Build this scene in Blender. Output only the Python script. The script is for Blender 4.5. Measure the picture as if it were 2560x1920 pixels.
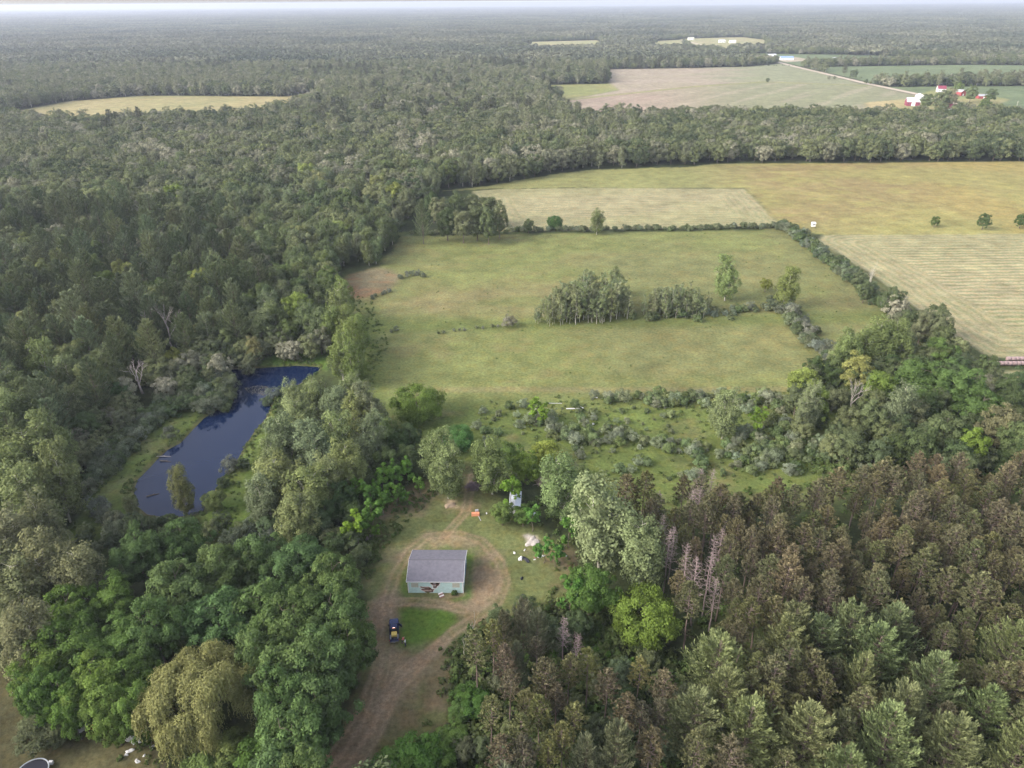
import bpy, bmesh, math, random
import numpy as np
from mathutils import Vector, Matrix
R_ = math.radians
sc = bpy.context.scene
C = bpy.data.collections.new('scene'); sc.collection.children.link(C)
for o in list(sc.objects): bpy.data.objects.remove(o)

# ------------------------------------------------------------------ camera
CAMH = 110.0
PITCH, ROLL = 27.88, -0.44
cd = bpy.data.cameras.new('camera'); cam = bpy.data.objects.new('camera', cd)
sc.collection.objects.link(cam); sc.camera = cam
cd.sensor_width = 36.0; cd.lens = 36.0 * 1562 / 2212; cd.clip_start = 1.0; cd.clip_end = 60000
RM = Matrix.Rotation(R_(90 - PITCH), 3, 'X') @ Matrix.Rotation(R_(ROLL), 3, 'Z')
cam.matrix_world = Matrix.Translation((0, 0, CAMH)) @ RM.to_4x4()
RN = np.array(RM)

# ------------------------------------------------------------------ world, sun, exposure
SUN_EL, SUN_AZ = 30.0, 250.0          # azimuth: direction the light comes from, clockwise from +Y
w = bpy.data.worlds.new("World"); sc.world = w; w.use_nodes = True
wn = w.node_tree.nodes; wl = w.node_tree.links
bg = wn.get('Background') or wn.new('ShaderNodeBackground')
sky = wn.new('ShaderNodeTexSky'); sky.sky_type = 'NISHITA'; sky.sun_disc = False
sky.sun_elevation = R_(SUN_EL); sky.sun_rotation = R_(SUN_AZ)
sky.air_density = 1.0; sky.dust_density = 2.2; sky.ozone_density = 1.5
bw = wn.new('ShaderNodeRGBToBW'); wl.new(sky.outputs[0], bw.inputs[0])   # thin high cloud: part of the blue is greyed out
wm = wn.new('ShaderNodeMix'); wm.data_type = 'RGBA'; wm.inputs['Factor'].default_value = 0.62
wt = wn.new('ShaderNodeMix'); wt.data_type = 'RGBA'; wt.blend_type = 'MULTIPLY'; wt.inputs['Factor'].default_value = 1; wt.inputs['B'].default_value = (1.045, 0.995, 0.975, 1)
wl.new(sky.outputs[0], wm.inputs['A']); wl.new(bw.outputs[0], wm.inputs['B']); wl.new(wm.outputs['Result'], wt.inputs['A'])
wl.new(wt.outputs['Result'], bg.inputs[0]); bg.inputs[1].default_value = 0.15
sl = bpy.data.lights.new('sun', 'SUN'); sun = bpy.data.objects.new('sun', sl); sc.collection.objects.link(sun)
sl.energy = 1.05; sl.angle = R_(36); sl.color = (1.0, 0.93, 0.84)
sd_ = Vector((math.sin(R_(SUN_AZ)) * math.cos(R_(SUN_EL)), math.cos(R_(SUN_AZ)) * math.cos(R_(SUN_EL)), math.sin(R_(SUN_EL))))
sun.rotation_euler = sd_.to_track_quat('Z', 'Y').to_euler()
sc.view_settings.view_transform = 'Standard'; sc.view_settings.look = 'None'
sc.view_settings.gamma = 1.0; sc.view_settings.exposure = 1.78
try:
    sc.cycles.max_bounces = 5; sc.cycles.diffuse_bounces = 3; sc.cycles.volume_bounces = 0
    sc.cycles.transmission_bounces = 2; sc.cycles.transparent_max_bounces = 4
except Exception: pass

# ------------------------------------------------------------------ measuring: photo point -> place on a level plane
def at(px, py, z=0.0):
    d = RN @ np.array([(px - 1106) / 1562, -(py - 829.5) / 1562, -1.0])
    t = (z - CAMH) / d[2]
    return (d[0] * t, d[1] * t)
def P(pts, z=0.0): return np.array([at(x, y, z) for x, y in pts])
def proj(X, Y, Z):
    v = np.stack([X, Y, Z - CAMH], -1) @ RN
    return 1106 + 1562 * v[..., 0] / -v[..., 2], 829.5 - 1562 * v[..., 1] / -v[..., 2]
def sdist(poly, X, Y, closed=True):
    """signed distance, positive inside (polyline: minus distance)"""
    d2 = np.full(X.shape, 1e18); ins = np.zeros(X.shape, bool)
    n = len(poly)
    for i in range(n if closed else n - 1):
        ax, ay = poly[i]; bx, by = poly[(i + 1) % n]
        ex, ey = bx - ax, by - ay
        t = np.clip(((X - ax) * ex + (Y - ay) * ey) / (ex * ex + ey * ey + 1e-12), 0, 1)
        d2 = np.minimum(d2, (X - ax - t * ex) ** 2 + (Y - ay - t * ey) ** 2)
        if closed:
            c = ((ay > Y) != (by > Y)) & (X < (bx - ax) * (Y - ay) / (by - ay + 1e-12) + ax)
            ins ^= c
    d = np.sqrt(d2)
    return np.where(ins, d, -d) if closed else -d
def hash2(i, j, s):
    i = i.astype(np.int64); j = j.astype(np.int64)
    h = (i * 374761393 + j * 668265263 + s * 2147483647) & 0xffffffff
    h = ((h ^ (h >> 13)) * 1274126177) & 0xffffffff
    return ((h ^ (h >> 16)) & 0xffff) / 65535.0
def noise(X, Y, scale, seed=0, ax=1.0):
    x = X / (scale * ax); y = Y / scale
    i = np.floor(x); j = np.floor(y); u = x - i; v = y - j
    u = u * u * (3 - 2 * u); v = v * v * (3 - 2 * v)
    return (hash2(i, j, seed) * (1 - u) * (1 - v) + hash2(i + 1, j, seed) * u * (1 - v)
            + hash2(i, j + 1, seed) * (1 - u) * v + hash2(i + 1, j + 1, seed) * u * v)
def fbm(X, Y, scale, seed=0, n=4, ax=1.0):
    a, t, s = 0.5, 0, 0
    for k in range(n):
        t = t + a * noise(X, Y, scale / 2 ** k, seed + 17 * k, ax); s += a; a *= 0.6
    return t / s
def ss(x, a, b):
    t = np.clip((x - a) / (b - a), 0, 1); return t * t * (3 - 2 * t)

# ------------------------------------------------------------------ regions (measured from the photograph)
POND = P([(500,799),(560,796),(640,791),(690,794),(682,806),(640,832),(600,850),(584,865),(581,885),(572,903),(545,935),(528,962),(512,990),(490,1018),(470,1046),(455,1068),(440,1082),(437,1104),(402,1113),(360,1116),(320,1109),(300,1092),(292,1062),(300,1037),(325,1012),(345,990),(365,972),(392,958),(418,930),(442,905),(480,880),(507,866),(511,846),(505,825),(497,810)], -0.8)
TANUP = P([(1020,412),(1080,408),(1300,407),(1608,408),(1690,486),(1500,492),(1100,500),(1060,500)])
TANRT = P([(1765,520),(1775,510),(1800,504),(1850,501),(2212,497),(3000,492),(3000,772),(2140,772),(2055,722),(1985,668),(1900,603),(1795,537)])
TANRB = P([(2150,800),(3000,800),(3000,960),(2450,960),(2300,900),(2212,845)])
FARMEAD = P([(1150,386),(1200,376),(1280,367),(1500,361),(1540,354),(1800,353),(2212,349),(3000,345),(3000,500),(1780,506),(1750,500),(1690,487),(1608,406),(1080,406),(960,412),(1040,404)])
MEADOW = P([(868,512),(1000,508),(1690,497),(1740,525),(1850,606),(1900,645),(1990,730),(1960,760),(1880,780),(1760,850),(1900,900),(1940,1060),(1700,1090),(1500,1090),(1260,1120),(1200,1040),(1000,1010),(900,960),(830,960),(790,900),(770,860),(780,790),(760,720),(730,660),(720,640),(740,600),(820,575),(845,545)])
REDPATCH = P([(720,632),(735,606),(770,588),(820,577),(862,590),(872,600),(840,628),(790,642),(750,645)])
YARD = P([(800,1130),(870,1060),(960,1030),(1010,1000),(1060,1050),(1100,1110),(1180,1160),(1240,1200),(1230,1290),(1150,1330),(1060,1350),(1010,1360),(970,1420),(960,1550),(900,1600),(800,1680),(720,1780),(560,1780),(690,1659),(745,1545),(790,1440),(800,1370),(790,1290),(800,1230),(840,1180)])
YARD2 = P([(-80,1440),(20,1460),(50,1520),(80,1560),(200,1590),(330,1590),(360,1659),(420,1760),(420,1900),(-200,1900),(-200,1440)])
BANK_L = P([(480,860),(500,890),(440,930),(390,980),(300,1060),(300,1120),(200,1180),(120,1180),(170,1110),(220,1010),(280,940),(340,900),(400,865)])
BANK_R = P([(585,870),(600,900),(560,1000),(560,1100),(520,1160),(440,1170),(430,1110),(440,1080),(480,1030),(560,920)])
BANK_N = P([(560,768),(700,757),(705,795),(560,795)])
YELLOW = P([(30,241),(150,219),(300,207),(620,209),(640,205),(685,198),(692,215),(640,236),(560,256),(400,266),(200,276),(50,266)])
BIGL = P([(1175,184),(1318,181),(1340,194),(1250,210),(1215,215),(1195,212)])
BIGU = P([(1310,150),(1500,147),(1620,144),(1690,137),(1870,184),(1650,176),(1500,186),(1225,216),(1340,195),(1318,180)])
BIGD = P([(1215,215),(1500,185),(1650,175),(1870,182),(1985,208),(1960,222),(2060,228),(2060,262),(1250,262),(1200,226)])
GRN1 = P([(1560,113),(1700,117),(1870,119),(2090,126),(2150,131),(2092,136),(1900,138),(1730,143),(1700,136),(1640,124)])
GRN2 = P([(1742,145),(2090,140),(2300,142),(2300,172),(2000,182),(1890,180)])
GRN3 = P([(1900,188),(2300,186),(2300,262),(2110,262),(2060,228),(1990,205)])
FARBITS = [P([(1120,91),(1290,87),(1310,106),(1150,110)]), P([(1400,89),(1470,86),(1480,106),(1410,110)]), P([(1470,84),(1600,80),(1650,86),(1655,104),(1570,110),(1500,106)])]
LOT = P([(1660,126),(1720,124),(1760,130),(1700,134)])
FARMYARD = P([(1870,222),(1960,214),(1990,203),(2030,190),(2110,200),(2180,215),(2100,250),(2000,262),(1880,262)])
OPEN = [TANUP, TANRT, TANRB, FARMEAD, MEADOW, YARD, YARD2, YELLOW, BIGL, BIGU, BIGD, GRN1, GRN2, GRN3, FARMYARD, BANK_L, BANK_R, BANK_N, POND] + FARBITS

def hgt(X, Y):
    X = np.asarray(X, float); Y = np.asarray(Y, float)
    fade = (1 - ss(np.abs(X), 300, 440)) * (1 - ss(Y, 450, 620)) * ss(Y, 50, 70)
    h = (fbm(X, Y, 70, 3, 3) - 0.5) * 0.9 * fade
    m = (X > -130) & (X < 0) & (Y > 120) & (Y < 260)
    if np.any(m):
        s = np.full(X.shape, -99.0); s[m] = sdist(POND, X[m], Y[m])
        k = ss(s, -3.0, 2.5)
        h = h * (1 - ss(s, -9, -3)) - k * 1.7
    return h

# ------------------------------------------------------------------ node helpers
def mat(name):
    m = bpy.data.materials.new(name); m.use_nodes = True
    n = m.node_tree.nodes; n.clear()
    return m, n, m.node_tree.links
def plain(name, col, rough=0.7, metal=0.0, var=0.0, scale=8.0, bump=0.0, emit=None, spec=0.4):
    m, n, l = mat(name)
    out = n.new('ShaderNodeOutputMaterial'); b = n.new('ShaderNodeBsdfPrincipled'); l.new(b.outputs[0], out.inputs[0])
    b.inputs['Base Color'].default_value = (*col, 1); b.inputs['Roughness'].default_value = rough
    b.inputs['Metallic'].default_value = metal; b.inputs['Specular IOR Level'].default_value = spec
    if emit: b.inputs['Emission Color'].default_value = (*emit[0], 1); b.inputs['Emission Strength'].default_value = emit[1]
    if var > 0 or bump > 0:
        t = n.new('ShaderNodeTexCoord'); nz = n.new('ShaderNodeTexNoise'); nz.inputs['Scale'].default_value = scale; nz.inputs['Detail'].default_value = 6
        l.new(t.outputs['Object'], nz.inputs['Vector'])
        if var > 0:
            mr = n.new('ShaderNodeMapRange'); mr.inputs['From Min'].default_value = 0.3; mr.inputs['From Max'].default_value = 0.7
            mr.inputs['To Min'].default_value = 1 - var; mr.inputs['To Max'].default_value = 1 + var
            l.new(nz.outputs['Fac'], mr.inputs['Value'])
            mx = n.new('ShaderNodeVectorMath'); mx.operation = 'SCALE'; mx.inputs[0].default_value = col
            l.new(mr.outputs[0], mx.inputs['Scale']); l.new(mx.outputs[0], b.inputs['Base Color'])
        if bump > 0:
            bp = n.new('ShaderNodeBump'); bp.inputs['Strength'].default_value = bump; bp.inputs['Distance'].default_value = 0.05
            l.new(nz.outputs['Fac'], bp.inputs['Height']); l.new(bp.outputs[0], b.inputs['Normal'])
    return m
def leafmat(name, a, b, trans=0.22, patch=0.0, ramp=None):
    """foliage: two hues blended by plant, leaf-clump tone and, for woods, slow change over the land"""
    m, n, l = mat(name)
    out = n.new('ShaderNodeOutputMaterial')
    oi = n.new('ShaderNodeObjectInfo'); at_ = n.new('ShaderNodeAttribute'); at_.attribute_name = 'tone'
    mx = n.new('ShaderNodeMix'); mx.data_type = 'RGBA'
    mx.inputs['A'].default_value = (*a, 1); mx.inputs['B'].default_value = (*b, 1)
    f = oi.outputs['Random']
    if patch > 0:
        g = n.new('ShaderNodeNewGeometry'); nz = n.new('ShaderNodeTexNoise'); nz.inputs['Scale'].default_value = patch; nz.inputs['Detail'].default_value = 5
        l.new(g.outputs['Position'], nz.inputs['Vector'])
        mr = n.new('ShaderNodeMapRange'); mr.inputs['From Min'].default_value = 0.35; mr.inputs['From Max'].default_value = 0.65
        l.new(nz.outputs['Fac'], mr.inputs['Value'])
        ad = n.new('ShaderNodeMath'); ad.operation = 'ADD'; l.new(mr.outputs[0], ad.inputs[0]); l.new(oi.outputs['Random'], ad.inputs[1])
        hf = n.new('ShaderNodeMath'); hf.operation = 'MULTIPLY'; hf.inputs[1].default_value = 0.5; l.new(ad.outputs[0], hf.inputs[0]); f = hf.outputs[0]
    if ramp:
        cr = n.new('ShaderNodeValToRGB'); cr.color_ramp.interpolation = 'LINEAR'
        while len(cr.color_ramp.elements) < len(ramp): cr.color_ramp.elements.new(0.5)
        for e_, (p_, c_) in zip(cr.color_ramp.elements, ramp): e_.position = p_; e_.color = (*c_, 1)
        mr2 = n.new('ShaderNodeMath'); mr2.operation = 'MULTIPLY'; mr2.inputs[1].default_value = .72; l.new(oi.outputs['Random'], mr2.inputs[0])
        mr3 = n.new('ShaderNodeMath'); mr3.operation = 'MULTIPLY_ADD'; mr3.inputs[1].default_value = .28; l.new(mr.outputs[0], mr3.inputs[0]); l.new(mr2.outputs[0], mr3.inputs[2])
        l.new(mr3.outputs[0], cr.inputs[0]); l.new(cr.outputs[0], mx.inputs['A']); l.new(cr.outputs[0], mx.inputs['B'])
    l.new(f, mx.inputs['Factor'])
    m2 = n.new('ShaderNodeMix'); m2.data_type = 'RGBA'; m2.blend_type = 'MULTIPLY'; m2.inputs['Factor'].default_value = 1
    l.new(mx.outputs['Result'], m2.inputs['A']); l.new(oi.outputs['Color'], m2.inputs['B'])
    sc_ = n.new('ShaderNodeVectorMath'); sc_.operation = 'SCALE'
    l.new(m2.outputs['Result'], sc_.inputs[0]); l.new(at_.outputs['Fac'], sc_.inputs['Scale'])
    d = n.new('ShaderNodeBsdfDiffuse'); t = n.new('ShaderNodeBsdfTranslucent'); ms = n.new('ShaderNodeMixShader')
    ms.inputs[0].default_value = trans
    l.new(sc_.outputs[0], d.inputs[0]); l.new(sc_.outputs[0], t.inputs[0])
    l.new(d.outputs[0], ms.inputs[1]); l.new(t.outputs[0], ms.inputs[2]); l.new(ms.outputs[0], out.inputs[0])
    return m
def groundmat(name, stripes=False, fine=1.0, tall=0.5):
    m, n, l = mat(name)
    out = n.new('ShaderNodeOutputMaterial'); b = n.new('ShaderNodeBsdfPrincipled'); l.new(b.outputs[0], out.inputs[0])
    b.inputs['Roughness'].default_value = 0.95; b.inputs['Specular IOR Level'].default_value = 0.1
    ca = n.new('ShaderNodeAttribute'); ca.attribute_name = 'Col'
    g = n.new('ShaderNodeNewGeometry')
    def nz(scale, det, rough=0.6):
        k = n.new('ShaderNodeTexNoise'); k.inputs['Scale'].default_value = scale; k.inputs['Detail'].default_value = det; k.inputs['Roughness'].default_value = rough
        l.new(g.outputs['Position'], k.inputs['Vector']); return k.outputs['Fac']
    def rng(s, a, b_, lo=0.3, hi=0.7):
        r = n.new('ShaderNodeMapRange'); r.inputs['From Min'].default_value = lo; r.inputs['From Max'].default_value = hi
        r.inputs['To Min'].default_value = a; r.inputs['To Max'].default_value = b_; l.new(s, r.inputs['Value']); return r.outputs[0]
    def mul(x, y):
        k = n.new('ShaderNodeMath'); k.operation = 'MULTIPLY'; l.new(x, k.inputs[0]); l.new(y, k.inputs[1]); return k.outputs[0]
    f1 = nz(0.9 * fine, 8, 0.75); f2 = nz(0.12, 5)
    v = mul(mul(rng(f1, 0.58, 1.42), rng(f2, 0.80, 1.18)), rng(nz(0.03, 4), .86, 1.12))
    s1 = n.new('ShaderNodeVectorMath'); s1.operation = 'SCALE'; l.new(ca.outputs['Color'], s1.inputs[0]); l.new(v, s1.inputs['Scale'])
    col = s1.outputs[0]
    # drier / greener grass
    m1 = n.new('ShaderNodeMix'); m1.data_type = 'RGBA'; m1.blend_type = 'MULTIPLY'
    l.new(rng(nz(0.35, 6), 0, 0.8, 0.45, 0.7), m1.inputs['Factor']); l.new(col, m1.inputs['A']); m1.inputs['B'].default_value = (1.18, 1.0, 0.85, 1)
    col = m1.outputs['Result']
    if stripes:
        sw = n.new('ShaderNodeAttribute'); sw.attribute_name = 'swath'
        a1 = n.new('ShaderNodeMath'); a1.operation = 'MULTIPLY_ADD'; a1.inputs[1].default_value = 1.3; l.new(nz(0.1, 3), a1.inputs[0]); l.new(sw.outputs['Fac'], a1.inputs[2])
        a2 = n.new('ShaderNodeMath'); a2.operation = 'MULTIPLY'; a2.inputs[1].default_value = 2 * math.pi; l.new(a1.outputs[0], a2.inputs[0])
        a3 = n.new('ShaderNodeMath'); a3.operation = 'SINE'; l.new(a2.outputs[0], a3.inputs[0])
        amp = n.new('ShaderNodeAttribute'); amp.attribute_name = 'swamp'
        k = mul(mul(a3.outputs[0], amp.outputs['Fac']), rng(nz(0.05, 4), 0.45, 1.15))
        fa = n.new('ShaderNodeMath'); fa.operation = 'MULTIPLY_ADD'; fa.inputs[1].default_value = 0.5; fa.inputs[2].default_value = 0.5; l.new(k, fa.inputs[0])
        m3 = n.new('ShaderNodeMix'); m3.data_type = 'RGBA'; m3.inputs['A'].default_value = (0.66, 0.78, 0.64, 1); m3.inputs['B'].default_value = (1.24, 1.13, 1.10, 1)
        l.new(fa.outputs[0], m3.inputs['Factor'])
        m4 = n.new('ShaderNodeMix'); m4.data_type = 'RGBA'; m4.blend_type = 'MULTIPLY'; m4.inputs['Factor'].default_value = 1
        l.new(col, m4.inputs['A']); l.new(m3.outputs['Result'], m4.inputs['B']); col = m4.outputs['Result']
    l.new(col, b.inputs['Base Color'])
    bp = n.new('ShaderNodeBump'); bp.inputs['Strength'].default_value = tall; bp.inputs['Distance'].default_value = 0.35
    l.new(f1, bp.inputs['Height']); l.new(bp.outputs[0], b.inputs['Normal'])
    return m

# ------------------------------------------------------------------ mesh buffer
class MB:
    def __init__(s): s.v = []; s.f = []; s.t = []; s.m = []; s.n = 0
    def add(s, verts, faces, tone=1.0, mi=0):
        verts = np.asarray(verts, float); faces = np.asarray(faces, int)
        s.v.append(verts); s.f.append(faces + s.n); s.m.append(np.full(len(faces), mi))
        s.t.append(np.broadcast_to(np.asarray(tone, float), (len(verts),)).copy()); s.n += len(verts)
    def cards(s, c, d, nrm, ln, wd, tone=1.0, mi=0):
        """leaf faces: centre c, long axis d, facing nrm"""
        d = d / (np.linalg.norm(d, axis=1, keepdims=True) + 1e-9)
        b = np.cross(nrm, d); b /= (np.linalg.norm(b, axis=1, keepdims=True) + 1e-9)
        ln = np.broadcast_to(ln, (len(c),))[:, None] * 0.5; wd = np.broadcast_to(wd, (len(c),))[:, None] * 0.5
        v = np.stack([c - d * ln, c + b * wd, c + d * ln, c - b * wd], 1).reshape(-1, 3)
        f = np.arange(len(c) * 4).reshape(-1, 4)
        s.add(v, f, np.repeat(np.broadcast_to(tone, (len(c),)), 4), mi)
    def tube(s, pts, rad, k=5, mi=0, tone=1.0):
        pts = np.asarray(pts, float); n = len(pts); rad = np.broadcast_to(rad, (n,))
        tg = np.gradient(pts, axis=0); tg /= (np.linalg.norm(tg, axis=1, keepdims=True) + 1e-9)
        ref = np.where(np.abs(tg[:, 2:3]) > 0.9, np.array([[1.0, 0, 0]]), np.array([[0, 0, 1.0]]))
        u = np.cross(tg, ref); u /= (np.linalg.norm(u, axis=1, keepdims=True) + 1e-9); w_ = np.cross(tg, u)
        a = np.arange(k) * 2 * np.pi / k
        v = pts[:, None] + rad[:, None, None] * (u[:, None] * np.cos(a)[None, :, None] + w_[:, None] * np.sin(a)[None, :, None])
        i = np.arange(n - 1)[:, None] * k; j = np.arange(k)[None]; j2 = (j + 1) % k
        f = np.stack([i + j, i + j2, i + k + j2, i + k + j], -1).reshape(-1, 4)
        s.add(v.reshape(-1, 3), f, tone, mi)
    def box(s, x0, x1, y0, y1, z0, z1, mi=0):
        v = [(x, y, z) for z in (z0, z1) for y in (y0, y1) for x in (x0, x1)]
        s.add(v, [(0, 2, 3, 1), (4, 5, 7, 6), (0, 1, 5, 4), (2, 6, 7, 3), (0, 4, 6, 2), (1, 3, 7, 5)], 1.0, mi)
    def mesh(s, name, mats, tone=True, smooth=False):
        me = bpy.data.meshes.new(name)
        if not s.v: return me
        v = np.concatenate(s.v); nf = sum(len(f) for f in s.f)
        me.vertices.add(len(v)); me.vertices.foreach_set('co', v.ravel().astype(np.float32))
        loops = np.concatenate([f.ravel() for f in s.f]); tot = np.concatenate([np.full(len(f), f.shape[1]) for f in s.f])
        me.loops.add(len(loops)); me.loops.foreach_set('vertex_index', loops.astype(np.int32))
        me.polygons.add(nf); st = np.concatenate([[0], np.cumsum(tot)[:-1]])
        me.polygons.foreach_set('loop_start', st.astype(np.int32)); me.polygons.foreach_set('loop_total', tot.astype(np.int32))
        me.polygons.foreach_set('material_index', np.concatenate(s.m).astype(np.int32))
        if tone:
            a = me.attributes.new('tone', 'FLOAT', 'POINT'); a.data.foreach_set('value', np.concatenate(s.t).astype(np.float32))
        me.update(calc_edges=True)
        me.polygons.foreach_set('use_smooth', np.full(nf, smooth))
        for m in mats: me.materials.append(m)
        return me
def link(name, me, parent=None, loc=None):
    o = bpy.data.objects.new(name, me); C.objects.link(o)
    if parent: o.parent = parent
    if loc is not None: o.location = loc
    return o
def tag(o, label=None, cat=None, group=None, kind=None):
    if label: o['label'] = label
    if cat: o['category'] = cat
    if group: o['group'] = group
    if kind: o['kind'] = kind
    return o
def thing(name, label, cat, loc=(0, 0, 0), rz=0.0, group=None):
    o = bpy.data.objects.new(name, None); C.objects.link(o); o.location = loc; o.rotation_euler = (0, 0, rz); o.empty_display_size = 0.2
    return tag(o, label, cat, group)

# ------------------------------------------------------------------ ground
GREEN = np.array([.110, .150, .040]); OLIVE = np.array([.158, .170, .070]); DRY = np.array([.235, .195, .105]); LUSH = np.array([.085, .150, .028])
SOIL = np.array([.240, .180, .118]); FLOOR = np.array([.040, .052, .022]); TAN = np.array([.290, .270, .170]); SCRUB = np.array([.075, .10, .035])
REGN = ['ground', 'meadow', 'hay_field', 'dirt_track', 'crop_field']
TRACKS = [([(640,1760),(745,1640),(800,1550),(830,1450),(838,1370),(835,1300),(855,1240),(885,1190),(925,1160)], 2.6),
          ([(925,1160),(990,1155),(1040,1170),(1080,1215),(1092,1260),(1075,1300),(1030,1335),(985,1360),(940,1400),(870,1450),(800,1560),(720,1680),(660,1780)], 1.3),
          ([(850,1302),(900,1300),(960,1306),(1000,1318)], 1.3), ([(960,1160),(1005,1110),(1015,1060),(1020,1030)], 1.1),
          ([(620,1760),(700,1660),(775,1560),(815,1450),(826,1380)], 1.2), ([(760,1660),(810,1590),(850,1500),(900,1440),(960,1385)], 1.2)]
def paint(X, Y):
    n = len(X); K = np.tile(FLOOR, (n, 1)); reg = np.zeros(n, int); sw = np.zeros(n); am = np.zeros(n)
    n1 = fbm(X, Y, 40, 11, 5, 2.0); n2 = fbm(X, Y, 9, 23, 4, 1.4); n3 = fbm(X, Y, 3, 31, 3)
    def bl(m, c):
        m = np.clip(m, 0, 1)[:, None]; K[:] = K * (1 - m) + np.asarray(c) * m
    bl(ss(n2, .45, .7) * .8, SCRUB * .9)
    def reg_set(d, r): reg[d > 0] = r
    near = Y < 660
    # meadow and other grass
    def grass(poly, r, c0, c1, c2, soft=2.0):
        s = sdist(poly, X, Y) + (n3 - .5) * 3 + (n2 - .5) * 4
        k = ss(s, -soft, soft); g = c0 * (1 - ss(n1, .35, .65)[:, None]) + c1 * ss(n1, .35, .65)[:, None]
        g = g * (1 - .75 * ss(n2, .5, .75)[:, None]) + c2 * .75 * ss(n2, .5, .75)[:, None]
        m = k[:, None]; K[:] = K * (1 - m) + g * m; reg_set(s, r); return s
    if near.any():
        grass(MEADOW, 1, OLIVE, OLIVE * np.array([1.0, 1.06, .9]), OLIVE * np.array([1.13, 1.02, 1.0]))
        # greener shrubby foreground meadow
        px, py = proj(X, Y, np.zeros(n)); inm = (reg == 1)
        m = inm * ss(py, 835, 900) * (0.95 - .25 * ss(n1, .4, .7)); bl(m, GREEN * np.array([.98, 1.0, .95]))
        m = inm * ss(py, 860, 900) * ss(n2 + n1, 1.1, 1.4) * .5; bl(m, DRY * .8)
        hb = -sdist(P([(1690,492),(1765,550),(1850,612),(1930,680),(2000,738),(2060,790)]), X, Y, False); bl((1 - ss(hb, 9, 13)) * .9, OLIVE * .95)
        m = inm * (py > 840) * ss(n3 + n2, 1.15, 1.4) * .6; bl(m, SCRUB)
        m = inm * ss(-np.abs(py - 700 - (px - 1100) * -.02), -22, -4) * .6 * ss(px, 700, 760); bl(m, GREEN * .9)
        m = inm * ss(n1, .52, .7) * ss(-np.abs(py - 650), -60, -10) * .5; bl(m, DRY)
        m = inm * (1 - ss(px, 790, 860)) * ss(py, 640, 700); bl(m * .8, GREEN)
        m = inm * ss(-np.abs(py - 843 + (px - 900) * .004), -9, -2) * .4 * (px > 900); bl(m, DRY)
        rp = sdist(REDPATCH, X, Y) + (n3 - .5) * 4; bl(ss(rp, -2, 3) * .8, [.20, .165, .105]); bl(ss(rp, -2, 2) * ss(n2, .52, .72) * .45, [.30, .13, .06])
        grass(BANK_L, 1, GREEN, GREEN * .9, OLIVE); grass(BANK_R, 1, LUSH, GREEN, OLIVE); grass(BANK_N, 1, LUSH, LUSH, GREEN)
        s = grass(YARD, 1, OLIVE * np.array([.80, .86, .8]), DRY * .68, SOIL * .82); bl((s > 0) * ss(n3 + n1, .95, 1.25) * .55, GREEN * .75); 
        s2 = grass(YARD2, 1, SOIL * .85, SOIL * .72, OLIVE * .75); bl((s2 > 0) * ss(n1, .45, .62) * .7, OLIVE * .7)
        # bare soil round the shed
        bare = sdist(P([(1005,1225),(1050,1200),(1090,1240),(1092,1290),(1040,1335),(1010,1330),(1012,1280)]), X, Y)
        bl(ss(bare + (n3 - .5) * 6 + (n2 - .5) * 6, -1.5, 2.5) * .9, SOIL)
        b2 = sdist(P([(800,1290),(850,1280),(845,1330),(835,1380),(800,1380)]), X, Y); bl(ss(b2 + (n3 - .5) * 5, -1, 2) * .8, SOIL * np.array([.9, .88, .95]))
        b3 = sdist(P([(840,1395),(900,1405),(980,1370),(960,1420),(880,1520),(800,1640),(740,1760),(620,1800),(720,1640),(790,1520)]), X, Y)
        bl(ss(b3 + (n3 - .5) * 7 + (n2 - .5) * 9, -2, 3) * .8, SOIL)
        b4 = sdist(P([(925,1165),(960,1156),(1020,1165),(1040,1178),(980,1185),(930,1180)]), X, Y); bl(ss(b4 + (n3 - .5) * 4, -1, 1.5) * .6, SOIL * 1.15)
        b5 = sdist(P([(868,1322),(930,1312),(985,1325),(975,1360),(900,1400),(866,1392)]), X, Y); bl(ss(b5 + (n3 - .5) * 3, -1, 1.5), LUSH * np.array([1.0, .98, .9]))
        b6 = sdist(P([(872,1255),(882,1288),(960,1296),(1003,1288),(1010,1262),(1005,1200),(1022,1200),(1020,1290),(985,1303),(880,1298),(866,1270),(872,1215),(882,1200)]), X, Y); bl(ss(b6 + (n3 - .5) * 2, -.8, .8) * .85, LUSH * .95)
        for pts, wd in TRACKS:
            d = -sdist(P(pts), X, Y, False); dd = d + (n3 - .5) * 1.2
            k = 1 - ss(dd, wd * .55, wd * 1.15); bl(k * .30, SOIL)
            ruts = np.exp(-((d - .85) / .36) ** 2) * (.62 + 1.0 * (n2 - .5)); bl(ruts, SOIL * 1.25)
            reg[(d < wd * .8) & (Y < 175)] = 3
        sp = sdist(P([(1126,1157),(1140,1154),(1160,1160),(1166,1170),(1150,1179),(1136,1172)]), X, Y); bl(ss(sp + (n3 - .5) * 1.5, -.5, .8), [.43, .39, .35])
        s1 = sdist(P([(955,1083),(975,1078),(992,1098),(975,1100)]), X, Y); bl(ss(s1 + (n3 - .5) * 3, -.8, 1) * .8, [.42, .33, .22])
        # pond shore mud
        m = (X > -130) & (X < 10) & (Y > 115) & (Y < 260); sP = np.full(n, -99.); sP[m] = sdist(POND, X[m], Y[m])
        bl(ss(sP + (n3 - .5) * 1.5, -1.8, -.6) * .5, [.13, .10, .055]); bl(ss(sP, -.2, 1.2), [.028, .02, .012])
        reg[sP > .5] = 0
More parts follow.
